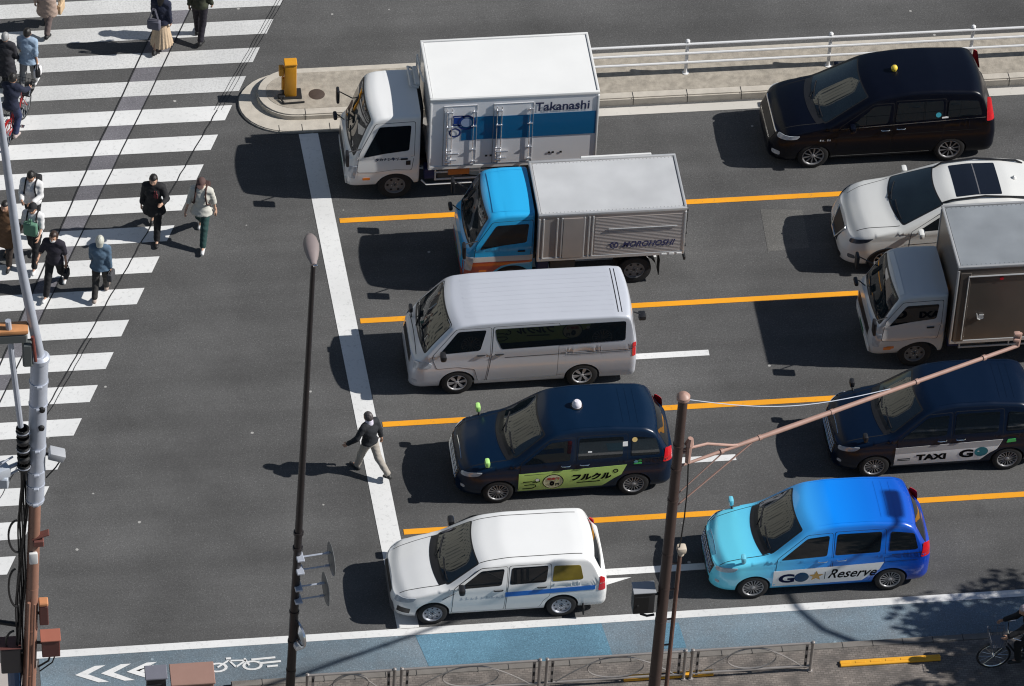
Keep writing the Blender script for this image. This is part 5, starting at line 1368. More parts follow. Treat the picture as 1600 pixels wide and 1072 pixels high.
tree(28.9, 63.6, 'leafy street tree set back from the kerb beyond the bicycle', 14, hgt=6.4)

# apartment block across the junction (seen mirrored in the windscreens)
def facade_mat():
    m, nt, b = new_mat('facade_cream_grid'); N, L = nt.nodes, nt.links
    tc = N.new('ShaderNodeTexCoord'); s = N.new('ShaderNodeSeparateXYZ'); L.new(tc.outputs['Object'], s.inputs[0])
    def band(src, per, duty):
        a = N.new('ShaderNodeMath'); a.operation = 'DIVIDE'; L.new(src, a.inputs[0]); a.inputs[1].default_value = per
        f = N.new('ShaderNodeMath'); f.operation = 'FRACT'; L.new(a.outputs[0], f.inputs[0])
        g = N.new('ShaderNodeMath'); g.operation = 'LESS_THAN'; L.new(f.outputs[0], g.inputs[0]); g.inputs[1].default_value = duty; return g
    ad = N.new('ShaderNodeMath'); ad.operation = 'ADD'; L.new(s.outputs[0], ad.inputs[0]); L.new(s.outputs[1], ad.inputs[1])
    bx = band(ad.outputs[0], 2.6, .55); bz = band(s.outputs[2], 3.0, .52)
    mu = N.new('ShaderNodeMath'); mu.operation = 'MULTIPLY'; L.new(bx.outputs[0], mu.inputs[0]); L.new(bz.outputs[0], mu.inputs[1])
    nz = N.new('ShaderNodeTexNoise'); nz.inputs['Scale'].default_value = .55; nz.inputs['Detail'].default_value = 3; L.new(tc.outputs['Object'], nz.inputs['Vector'])
    rz = N.new('ShaderNodeMapRange'); rz.inputs[1].default_value = .38; rz.inputs[2].default_value = .62; L.new(nz.outputs['Fac'], rz.inputs[0])
    m3 = N.new('ShaderNodeMath'); m3.operation = 'MULTIPLY'; L.new(mu.outputs[0], m3.inputs[0]); L.new(rz.outputs[0], m3.inputs[1]); mu = m3
    x = N.new('ShaderNodeMix'); x.data_type = 'RGBA'; x.inputs[6].default_value = (.50, .49, .42, 1); x.inputs[7].default_value = (.04, .05, .055, 1); L.new(mu.outputs[0], x.inputs[0]); L.new(x.outputs[2], b.inputs['Base Color']); b.inputs['Roughness'].default_value = .6
    return m
def block():
    r = empty('apartment_building', (-26, 116, 0), R(40), 'cream apartment block across the junction, reflected in windscreens', 'building')
    m = MB(); m.box((0, 0, 20), (46, 12, 40)); m.build('wall', facade_mat(), r, smooth=False)
    m = MB()
    m.box((0, 0, .6), (46.3, 12.3, 1.2))
    m.build('plinth', mat('plinth_stone', (.2, .19, .17), rough=.7), r, smooth=False)
    m = MB(); m.box((0, 0, 40.4), (46.6, 12.6, .8)); m.box((4, 1, 42), (8, 5, 3)); m.build('roof', mat('roof_grey', (.3, .3, .3), rough=.8), r, smooth=False)
block()
# ------------------------------------------------------------------ people: smooth implicit bodies
def cone_sdf(P, a, b, ra, rb):
    a = np.asarray(a, float); b = np.asarray(b, float); ab = b-a; L2 = max(1e-9, ab@ab)
    t = np.clip(((P-a)@ab)/L2, 0, 1); return np.linalg.norm(P-a-t[:, None]*ab, axis=1)-(ra+(rb-ra)*t)
def ell_sdf(P, c, r):
    q = (P-np.asarray(c, float))/np.asarray(r, float); k = np.linalg.norm(q, axis=1); return (k-1)*min(r)
def smin(d, k):
    r = d[0]
    for x in d[1:]:
        h = np.clip(.5+.5*(x-r)/k, 0, 1); r = x*(1-h)+r*h-k*h*(1-h)
    return r
def surfnet(f, lo, hi, h):
    lo = np.asarray(lo, float); n = np.ceil((np.asarray(hi)-lo)/h).astype(int)+1
    ax = [lo[i]+h*np.arange(n[i]) for i in range(3)]
    G = np.stack(np.meshgrid(*ax, indexing='ij'), -1); V = f(G.reshape(-1, 3)).reshape(n)
    S = V < 0
    c = [(i, j, k) for i in (0, 1) for j in (0, 1) for k in (0, 1)]
    sl = lambda o: tuple(slice(o[i], n[i]-1+o[i]) for i in range(3))
    cnt = sum(S[sl(o)].astype(int) for o in c); act = (cnt > 0) & (cnt < 8)
    idx = -np.ones(act.shape, int); idx[act] = np.arange(act.sum())
    acc = np.zeros(act.shape+(3,)); wt = np.zeros(act.shape)
    for a in c:
        for d in range(3):
            if a[d] == 0:
                b = list(a); b[d] = 1; b = tuple(b); va, vb = V[sl(a)], V[sl(b)]; x = (va < 0) != (vb < 0)
                t = np.where(x, va/(va-vb+1e-12), 0); p = np.array(a, float)+np.zeros(act.shape+(3,)); p[..., d] += t
                acc[x] += p[x]; wt[x] += 1
    ii = np.argwhere(act); pts = lo+h*(ii+acc[act]/wt[act][:, None])
    F = []
    for d in range(3):
        e, g = [(1, 2), (2, 0), (0, 1)][d]
        s0 = [slice(0, n[0]), slice(0, n[1]), slice(0, n[2])]; s0[d] = slice(0, n[d]-1); s1 = list(s0); s1[d] = slice(1, n[d])
        x = S[tuple(s0)] != S[tuple(s1)]; neg = S[tuple(s0)]
        w = np.argwhere(x); w = w[(w[:, e] > 0) & (w[:, g] > 0) & (w[:, e] < n[e]-1) & (w[:, g] < n[g]-1)]
        q = []
        for oe, og in ((0, 0), (1, 0), (1, 1), (0, 1)):
            k = w.copy(); k[:, e] -= oe; k[:, g] -= og; q.append(idx[k[:, 0], k[:, 1], k[:, 2]])
        q = np.stack(q, 1); fl = neg[w[:, 0], w[:, 1], w[:, 2]]; q[fl] = q[fl][:, ::-1]
        F.append(q[(q >= 0).all(1)])
    return pts, np.concatenate(F)

def make_head():
    def f(P):
        d = smin([ell_sdf(P, (0, 0, .0), (.098, .077, .115)), ell_sdf(P, (.028, 0, -.065), (.060, .052, .055)), ell_sdf(P, (.052, 0, -.02), (.045, .05, .05))], .03)
        d = smin([d, cone_sdf(P, (.088, 0, .012), (.113, 0, -.028), .008, .014)], .014)
        for s in (-1, 1):
            d = smin([d, ell_sdf(P, (-.005, s*.082, -.015), (.022, .010, .032))], .008)
            d = smin([d, ell_sdf(P, (.08, s*.032, .028), (.016, .024, .008))], .012)
            d = np.maximum(d, -ell_sdf(P, (.108, s*.032, .006), (.018, .016, .010)))
        d = smin([d, ell_sdf(P, (.085, 0, -.062), (.013, .026, .009))], .008)
        return smin([d, cone_sdf(P, (-.02, 0, -.08), (-.03, 0, -.19), .052, .058)], .02)
    p, q = surfnet(f, (-.13, -.11, -.21), (.14, .11, .14), .0075)
    m = MB(); m.add(p, [tuple(x) for x in q], 0)
    for s in (-1, 1):
        e = MB(); e.lathe([(.011*math.sin(t), .011*math.cos(t)) for t in np.linspace(0, PI, 7)], (.088, s*.032, .006), 'x', 10, 1); m.join(e)
    m.box((.0985, 0, -.063), (.006, .042, .006), .002, 2)
    return m
def make_hand():
    """relaxed right hand: wrist at the origin, fingers along -z, palm facing -y"""
    ch = []
    for k, (x, L) in enumerate(((.030, .072), (.010, .080), (-.010, .074), (-.029, .058))):
        a = np.array((x, 0, -.085)); c = .25+.08*k; seg = []
        d1 = np.array((x*.8, -math.sin(c), -math.cos(c))); d2 = np.array((0, -math.sin(c*2.4), -math.cos(c*2.4))); d3 = np.array((0, -math.sin(c*3.4), -math.cos(c*3.4)))
        b = a+d1*L*.45; e = b+d2*L*.32; g = e+d3*L*.25; ch += [(a, b, .0092, .0085), (b, e, .0085, .0078), (e, g, .0078, .0065)]
    t0 = np.array((.028, -.006, -.022)); t1 = t0+np.array((.026, -.016, -.030)); t2 = t1+np.array((.008, -.014, -.028)); ch += [(t0, t1, .014, .011), (t1, t2, .011, .008)]
    def f(P):
        d = smin([ell_sdf(P, (0, 0, -.055), (.040, .016, .046)), cone_sdf(P, (0, 0, .04), (0, 0, -.03), .026, .024)], .015)
        return smin([d]+[cone_sdf(P, *c) for c in ch], .005)
    p, q = surfnet(f, (-.06, -.10, -.20), (.10, .04, .06), .005)
    m = MB(); m.add(p, [tuple(x) for x in q]); return m
HEAD_M, HAND_M = make_head(), make_hand()
SKINS = [mat('skin_a', (.42, .24, .16), rough=.55), mat('skin_b', (.50, .31, .22), rough=.55)]
EYE = mat('eye_dark', (.02, .012, .01), rough=.2); LIP = mat('lip', (.25, .08, .07), rough=.5)
def cloth(n, c, var=.22): return mat('cloth_'+n, c, rough=.85, var=var, vscale=9, bump=.5, bscale=25)

def skeleton(h=1.7, legs=((.25, .1), (-.25, .15)), arms=((.1, .2, .1), (-.1, .2, .1)), lean=0., head=0., turn=0., splay=0.):
    """legs / arms for (left, right): thigh angle, knee flex / shoulder angle, elbow flex, outward angle. x is forward, y is left"""
    J = {}; J['pel'] = np.array((0., 0, .93))
    for s, k, (th, kn) in ((1, 'L', legs[0]), (-1, 'R', legs[1])):
        hp = np.array((0, s*.09, .91)); d = np.array((math.sin(th), s*splay, -math.cos(th))); kn_ = hp+d*.43
        e = th-kn; an = kn_+np.array((math.sin(e), 0, -math.cos(e)))*.41
        J['hip'+k], J['kne'+k], J['ank'+k] = hp, kn_, an; J['fa'+k] = e
        fo = max(-.9, min(.5, e*.8)); J['toe'+k] = an+np.array((.17*math.cos(fo), s*.02, .17*math.sin(-max(0, -fo))*1.0-.045)); J['heel'+k] = an+np.array((-.045, 0, -.05+.0*fo))
    c, s_ = math.cos(lean), math.sin(lean)
    up = lambda v: np.array((v[0]*c+(v[2]-.93)*s_, v[1], .93+(v[2]-.93)*c-v[0]*s_))
    J['che'] = up((0, 0, 1.26)); J['nck'] = up((.0, 0, 1.44)); J['hd'] = up((.025, 0, 1.585)); J['lean'] = lean+head; J['turn'] = turn; J['wai'] = up((0, 0, 1.08))
    for s, k, (sa, el, ou) in ((1, 'L', arms[0]), (-1, 'R', arms[1])):
        sh = up((0, s*.175, 1.395)); d = np.array((math.sin(sa), s*math.sin(ou), -math.cos(sa)*math.cos(ou))); d /= np.linalg.norm(d); eb = sh+d*.275
        ii = ou if el < .8 else ou-.9*min(1., (el-.8)); d2 = np.array((math.sin(sa+el), s*math.sin(ii), -math.cos(sa+el)*math.cos(ii))); d2 /= np.linalg.norm(d2); wr = eb+d2*.245
        J['sho'+k], J['elb'+k], J['wri'+k], J['fd'+k] = sh, eb, wr, d2
    zmin = min(J['toeL'][2]-.03, J['toeR'][2]-.03, J['heelL'][2]-.035, J['heelR'][2]-.035)
    J['zmin'] = zmin
    return J
def person(loc, head_deg, label, h=1.7, pose={}, top=None, sleeve='long', hem=.88, bottom=None, bstyle='trousers', shoes=(.5, .5, .5), hair=(.012, .010, .009), hstyle='short', skin=0, mask=None, cap=None, ground=True, z=0., scarf=None, straps=None, shoescol=None, width=1., group='people on the crossing'):
    J = skeleton(h, **pose); sc = h/1.7
    r = empty('person', (loc[0], loc[1], z), R(head_deg), label, 'person', group)
    T = Matrix.Scale(sc, 4) @ Matrix.Translation((0, 0, -J['zmin'] if ground else 0))
    w = width
    def torso(P, g):
        return [cone_sdf(P, J['pel']+(0, .06, 0), J['pel']+(0, -.06, 0), .115*w+g, .115*w+g), cone_sdf(P, J['pel'], J['wai'], .125*w+g, .120*w+g),
                cone_sdf(P, J['che']+(0, .055, -.02), J['che']+(0, -.055, -.02), .118*w+g, .118*w+g), cone_sdf(P, J['shoL']*.8+J['shoR']*.2, J['shoR']*.8+J['shoL']*.2, .075+g, .075+g), cone_sdf(P, J['wai'], J['che'], .118*w+g, .125*w+g)]
    def arm(P, k, g, end=1.):
        o = [cone_sdf(P, J['sho'+k], J['elb'+k], .056+g, .044+g)]
        if end > .5:
            e = J['elb'+k]+(J['wri'+k]-J['elb'+k])*((end-.5)*2); o.append(cone_sdf(P, J['elb'+k], e, .044+g, .044+g-(.014-(g*.25))*(end-.5)*2))
        return o
    def leg(P, k, g, end=1., fl=0.):
        o = [cone_sdf(P, J['hip'+k], J['kne'+k], .088*w+g, .056+g+fl*.5)]; e = J['kne'+k]+(J['ank'+k]-J['kne'+k])*end
        o.append(cone_sdf(P, J['kne'+k], e, .056+g+fl*.5, (.056-.018*end)+g+fl)); return o
    allp = np.array([v for k, v in J.items() if isinstance(v, np.ndarray)])
    lo = allp.min(0)-.2; hi = allp.max(0)+.2
    def emit(f, name, mt, hh=.02, lo_=lo, hi_=hi, parent=r, zc=(None, None)):
        lo_, hi_ = lo_.copy(), hi_.copy()
        if zc[0] is not None: lo_[2] = max(lo_[2], zc[0])
        if zc[1] is not None: hi_[2] = min(hi_[2], zc[1])
        p, q = surfnet(f, lo_, hi_, hh); m = MB(); m.add(p, [tuple(x) for x in q]); m.xform(T); return m.build(name, mt, parent, ang=80)
    # body: one continuous skin surface with head and hands
    def fb(P):
        d = smin(torso(P, -.012), .05)
        for k in 'LR': d = smin([d, smin(arm(P, k, -.008), .02), smin(leg(P, k, -.012), .03), cone_sdf(P, J['ank'+k], J['toe'+k], .034, .026)], .03)
        return smin([d, cone_sdf(P, J['nck']-(0, 0, .04), J['hd']-(0.02, 0, .08), .06, .05)], .03)
    p, q = surfnet(fb, lo+.1, hi-.1, .02); m = MB(); m.add(p, [tuple(x) for x in q], 0)
    HM = Matrix.Translation(J['hd']) @ Matrix.Rotation(J['turn'], 4, 'Z') @ Matrix.Rotation(J['lean'], 4, 'Y')
    hm = MB(); hm.join(HEAD_M); hm.xform(HM); m.join(hm)
    for k, s in (('L', 1), ('R', -1)):
        d = Vector(J['fd'+k]); zz = -d; yy = Vector((0, s, 0)); yy = (yy-zz*yy.dot(zz)).normalized(); xx = yy.cross(zz)
        if s < 0: M3 = Matrix((xx, yy*1, zz)).transposed()
        else: M3 = Matrix((xx, yy, zz)).transposed()
        # palm faces the thigh, thumb forward
        hd = MB(); hd.join(HAND_M)
        fx = 1 if xx.x > 0 else -1
        hd.v = [(v[0]*fx, v[1], v[2]) for v in hd.v]
        hd.xform(Matrix.Translation(J['wri'+k]) @ M3.to_4x4()); m.join(hd)
    m.xform(T); m.build('body', [SKINS[skin], EYE, LIP], r, ang=80)
    # trousers or skirt
    if bstyle == 'trousers' or bstyle == 'shorts':
        en = .92 if bstyle == 'trousers' else .1
        def fp(P):
            d = smin([cone_sdf(P, J['pel']+(0, .05, .0), J['pel']+(0, -.05, .0), .122*w, .122*w), cone_sdf(P, J['pel'], J['wai']-(0, 0, .05), .128*w, .12*w)], .03)
            for k in 'LR': d = smin([d, smin(leg(P, k, .016, en, .012), .03)], .035)
            return d+.004*np.sin(P[:, 2]*60)*np.sin(P[:, 1]*40)
        emit(fp, 'trousers', bottom, zc=(None, 1.25))
    else:
        zb = min(J['ankL'][2], J['ankR'][2])+.10; fx = (J['kneL'][0]+J['kneR'][0])/2
        def fs(P):
            t = np.clip((1.02-P[:, 2])/(1.02-zb), 0, 1); cx = fx*t; rad = .125+.14*t; ang = np.arctan2(P[:, 1], P[:, 0]-cx)
            d = (np.sqrt(((P[:, 0]-cx)/1.0)**2+P[:, 1]**2)-rad*(1+.06*t*np.sin(ang*18)))*.85
            return np.maximum(np.maximum(d, P[:, 2]-1.06), zb-P[:, 2])
        emit(fs, 'skirt', bottom, zc=(None, 1.15))
    # top
    en = {'long': .96, 'short': .42, 'elbow': .62, 'none': .2}[sleeve]
    def ft(P):
        g = .020
        d = smin(torso(P, g), .045)
        if hem < .86:   # coat tail
            t = np.clip((.95-P[:, 2])/(.95-hem), 0, 1)
            for s in (1, -1):
                pass
            tail = np.sqrt((P[:, 0]/(.15+.05*t))**2+(P[:, 1]/(.20+.05*t))**2)-1
            d = smin([d, np.maximum(tail*.15, np.abs(P[:, 2]-(hem+.95)/2)-(.95-hem)/2)], .03)
        for k in 'LR': d = smin([d, smin(arm(P, k, .018, en), .02)], .03)
        d = smin([d, cone_sdf(P, J['nck']-(0, 0, .03), J['nck']+(0, 0, .025), .075, .066)], .02)
        d = d+.0045*np.sin(P[:, 2]*55+P[:, 0]*20)*np.sin(P[:, 1]*38+P[:, 2]*11)
        return np.maximum(d, hem-P[:, 2])
    emit(ft, 'top', top, zc=(min(hem, J['wriL'][2], J['wriR'][2])-.12, J['nck'][2]+.12))
    # shoes
    for k in 'LR':
        lo_ = np.minimum(np.minimum(J['heel'+k], J['toe'+k]), J['ank'+k])-.09; hi_ = np.maximum(np.maximum(J['heel'+k], J['toe'+k]), J['ank'+k])+.09
        emit(lambda P: smin([cone_sdf(P, J['heel'+k]+(0, 0, .01), J['toe'+k]+(0, 0, .004), .046, .038), cone_sdf(P, J['ank'+k], J['heel'+k], .045, .045)], .02), 'shoe', mat('shoe_%d' % int(shoes[0]*1000), shoes, rough=.6), .016, lo_, hi_)
    # hair or cap
    Hi = np.array(HM.inverted())
    hl = {'short': -.045, 'bob': -.12, 'long': -.26}[hstyle]
    def fh(P):
        Q = P@Hi[:3, :3].T+Hi[:3, 3]
        d = ell_sdf(Q, (-.008, 0, .012), (.110, .090, .120))
        if hstyle != 'short': d = smin([d, cone_sdf(Q, (-.05, 0, 0), (-.065, 0, hl+.03), .09, .075)], .03)
        cut = np.maximum(Q[:, 0]-.035-.02*np.abs(Q[:, 1])*0, .058-Q[:, 2]) if False else np.minimum(.055-Q[:, 2], 1)
        face = np.minimum(Q[:, 0]-(.02 if hstyle == 'short' else .035), .052-Q[:, 2])   # in front and below the fringe
        d = np.maximum(d, face); d = np.maximum(d, hl-Q[:, 2])
        return d+.003*np.sin(Q[:, 1]*150)*np.sin(Q[:, 0]*90)
    hp = np.array(J['hd'])
    emit(fh, 'hair', mat('hair_%d_%d' % (int(hair[0]*1000), int(hair[2]*1000)), hair, rough=.5, var=.3, vscale=25), .011, hp-.3, hp+.2)
    if cap:
        def fc(P):
            Q = P@Hi[:3, :3].T+Hi[:3, 3]
            d = np.maximum(ell_sdf(Q, (-.005, 0, .02), (.118, .098, .122)), .045-Q[:, 2])
            b = ell_sdf(Q, (.11, 0, .05), (.085, .075, .012)); return smin([d, b], .012)
        emit(fc, 'cap', cap, .011, hp-.22, hp+.25)
    if mask:
        def fm(P):
            Q = P@Hi[:3, :3].T+Hi[:3, 3]
            d = ell_sdf(Q, (.042, 0, -.05), (.078, .064, .062)); return np.maximum(np.maximum(d, Q[:, 2]+.012), .03-Q[:, 0])
        emit(fm, 'face_mask', mask, .009, hp-.2, hp+.2)
    if scarf:
        emit(lambda P: smin([cone_sdf(P, J['nck']+(0, 0, .0), J['nck']+(0, 0, .06), .095, .082)], .01), 'scarf', scarf, .013, hp-.35, hp+.15)
    if straps:
        m = MB()
        for s in (1, -1):
            k = 'L' if s > 0 else 'R'; a = J['sho'+k]*.6+J['nck']*.4
            m.tube([a+(-.13, 0, -.15), a+(-.06, 0, .075), a+(.05, 0, .07), a+(.135, 0, -.06), a+(.14, s*.03, -.28), a+(.03, s*.08, -.36)], .018, 6)
        m.xform(T); m.build('strap', straps, r)
    return r, J, T

def at_joint(r, T, p): return r.matrix_basis @ (T @ Vector(p))
def bag(pos, label, mt, size=(.26, .12, .22), rz=0., strap=True, name='bag', cat='bag', h=.22):
    b = empty(name, pos, R(rz), label, cat)
    m = MB(); m.box((0, 0, -h-size[2]/2), size, min(size)*.4, seg=3); m.build('pouch', mt, b)
    if strap:
        m = MB()
        for s in (-.02, .02): m.tube([(-size[0]*.35, s, -h), (-size[0]*.1, s, -.01), (size[0]*.1, s, -.01), (size[0]*.35, s, -h)], .011, 6)
        m.build('strap', mt, b)
    return b
def backpack(r, J, T, label, mt):
    b = empty('backpack', at_joint(r, T, J['che']+(-.20, 0, -.02)), r.rotation_euler.z, label, 'backpack')
    m = MB(); m.box((0, 0, 0), (.17, .30, .42), .06, seg=3); m.build('pouch', mt, b)
    m = MB(); m.box((-.095, 0, -.07), (.05, .22, .2), .022, seg=2); m.build('pocket', mt, b); return b

WALK = lambda s=.38, a=.35, el=.25: dict(legs=((s, .08), (-s*.85, .30)), arms=((-a, el, .10), (a, el, .10)))
WALKR = lambda s=.38, a=.35, el=.25: dict(legs=((-s*.85, .30), (s, .08)), arms=((a, el, .10), (-a, el, .10)))
DN = -111.6; UP = 68.4      # along the crossing, towards / away from the viewer
B_ = cloth('black', (.010, .010, .012)); NV_ = cloth('navy', (.010, .014, .035)); WH_ = cloth('white', (.62, .62, .62)); 
BLACK_SH = (.012, .012, .013); WHITE_SH = (.6, .6, .6)

p1, J, T = person((3.20, 87.0), UP, 'person in a long beige pink coat at the top edge, head out of view', 1.68, WALK(.3), cloth('beige_coat', (.33, .245, .20)), hem=.50, bottom=cloth('brown_grey', (.12, .09, .085)), shoes=BLACK_SH, hstyle='bob')
bag(at_joint(p1, T, J['wriR']+J['fdR']*.07), 'tan tote bag carried by the person in the beige pink coat', cloth('tan', (.50, .36, .22)), (.30, .10, .26), UP)
p3, J, T = person((2.68, 85.06), UP, 'person in a pale blue shirt and grey trousers walking away, carrying a white bag', 1.66, WALKR(.25, .2), cloth('pale_blue', (.27, .36, .47)), sleeve='elbow', hem=.80, bottom=cloth('grey', (.24, .24, .24)), shoes=WHITE_SH)
bag(at_joint(p3, T, J['wriR']+J['fdR']*.07), 'white shopping bag held by the person in the pale blue shirt', cloth('bag_white', (.66, .65, .66)), (.24, .14, .24), UP, h=.12)
bag(at_joint(p3, T, J['wriR']+J['fdR']*.05+np.array((-.02, -.0, -.03))), 'small black bag beside the white shopping bag', B_, (.22, .12, .22), UP+30, h=.10)
p4, J, T = person((2.20, 85.0), UP, 'person in a dark coat at the left edge behind the cyclist', 1.62, WALK(.25, .2), cloth('charcoal', (.018, .018, .024)), hem=.55, bottom=B_, shoes=BLACK_SH, hair=(.3, .3, .3))
p6, J, T = person((5.66, 86.15), UP, 'person in a navy top and long beige pleated skirt with a grey bag', 1.62, WALKR(.22, .15), NV_, hem=.84, bottom=cloth('beige_skirt', (.50, .38, .26)), bstyle='skirt', shoes=BLACK_SH, hstyle='long')
bag(at_joint(p6, T, J['che']+(-.24, .10, .10)), 'round grey handbag on the back of the person in the pleated skirt', cloth('bag_slate', (.10, .10, .13)), (.30, .14, .26), UP+90, h=.30)
p7, J, T = person((6.53, 86.47), UP, 'person in a dark olive camouflage jacket and slim black trousers at the top edge', 1.74, WALK(.2, .15), cloth('camouflage', (.028, .032, .018), 1.), bottom=cloth('ink', (.012, .010, .018)), shoes=BLACK_SH)
p8, J, T = person((2.52, 80.32), DN, 'person in a white hoodie and black trousers looking down at their hands', 1.74, dict(legs=((.22, .1), (-.2, .25)), arms=((.25, 1.35, .12), (.25, 1.35, .12)), head=.35), WH_, bottom=B_, shoes=WHITE_SH, straps=B_, width=1.06)
backpack(p8, J, T, 'black backpack worn by the person in the white hoodie', B_)
p9, J, T = person((5.06, 80.05), DN+8, 'person in an all black long jacket with one arm bent, walking towards the viewer', 1.74, dict(legs=((.30, .05), (-.32, .5)), arms=((.35, 1.5, .42), (-.12, .2, .16)), head=.15), B_, hem=.70, bottom=cloth('jet', (.008, .008, .009)), shoes=BLACK_SH, skin=1, scarf=None)
bag(at_joint(p9, T, J['che']+(.14, .06, .12)), 'dark red lanyard strap across the chest of the person in black', cloth('maroon', (.12, .02, .025)), (.03, .10, .12), DN, name='lanyard', cat='lanyard', h=.08)
p10, J, T = person((6.05, 79.85), DN+6, 'person in an off white shirt, brown cap and dark green trousers', 1.76, dict(legs=((.46, .06), (-.40, .30)), arms=((-.15, .25, .22), (.12, .25, .24)), head=.2), cloth('off_white', (.52, .51, .46)), sleeve='elbow', hem=.80, bottom=cloth('teal_green', (.018, .055, .052)), shoes=WHITE_SH, cap=cloth('brown_cap', (.09, .05, .045)), straps=cloth('strap_brown', (.06, .03, .025)), skin=1)
backpack(p10, J, T, 'dark brown backpack worn by the person in the brown cap', cloth('pack_brown', (.05, .025, .022)))
p11, J, T = person((2.50, 79.40), DN, 'person in a white shirt and dark cap holding a round green bag in front', 1.66, dict(legs=((.40, .05), (-.2, .35)), arms=((.3, .9, .12), (.15, .9, .15))), WH_, sleeve='short', bottom=B_, shoes=WHITE_SH, cap=B_, straps=B_)
bag(at_joint(p11, T, J['che']+(.20, 0, .16)), 'round green bag carried in front by the person in the dark cap', cloth('bag_green', (.10, .22, .15)), (.12, .30, .34), DN, h=.10)
p12, J, T = person((2.88, 78.50), DN, 'person in a dark T-shirt and white face mask, striding in black trousers', 1.68, dict(legs=((-.30, .40), (.45, .05)), arms=((-.15, .25, .14), (.25, 1.2, .35))), cloth('ink_navy', (.014, .012, .022)), sleeve='short', hem=.86, bottom=B_, shoes=WHITE_SH, mask=WH_, hair=(.035, .018, .012), hstyle='bob')
bag(at_joint(p12, T, J['wriL']+J['fdL']*.07), 'small black bag hanging from the hand of the person in the face mask', B_, (.2, .09, .2), DN, h=.14)
p13, J, T = person((3.82, 78.30), UP+8, 'person with grey hair in a denim jacket walking away', 1.62, WALKR(.28, .2), cloth('denim', (.075, .125, .185), .4), hem=.82, bottom=cloth('dark_grey', (.030, .028, .027)), shoes=(.35, .28, .24), hair=(.46, .46, .40), hstyle='bob', width=1.05)
bag(at_joint(p13, T, J['wriR']+J['fdR']*.07), 'grey handbag in the hand of the person in the denim jacket', cloth('bag_grey', (.055, .055, .06)), (.26, .12, .22), UP, h=.05)
p14, J, T = person((1.93, 79.45), DN, 'person in a long brown coat at the left edge, half behind the pole', 1.72, WALK(.25, .2), cloth('brown_coat', (.10, .05, .022)), hem=.55, bottom=cloth('dark_brown', (.03, .02, .016)), shoes=BLACK_SH, width=1.1)
p15, J, T = person((8.86, 72.58), 128, 'person in a black jumper and khaki trousers crossing at the stop line', 1.66, dict(legs=((.36, .1), (-.40, .45)), arms=((.10, .55, .55), (-.25, .25, .22)), lean=.06), cloth('jumper_black', (.012, .014, .018)), hem=.92, bottom=cloth('khaki', (.34, .31, .27)), shoes=(.03, .03, .03), hair=(.07, .06, .06), scarf=cloth('scarf_lilac', (.60, .57, .66)), group=None)

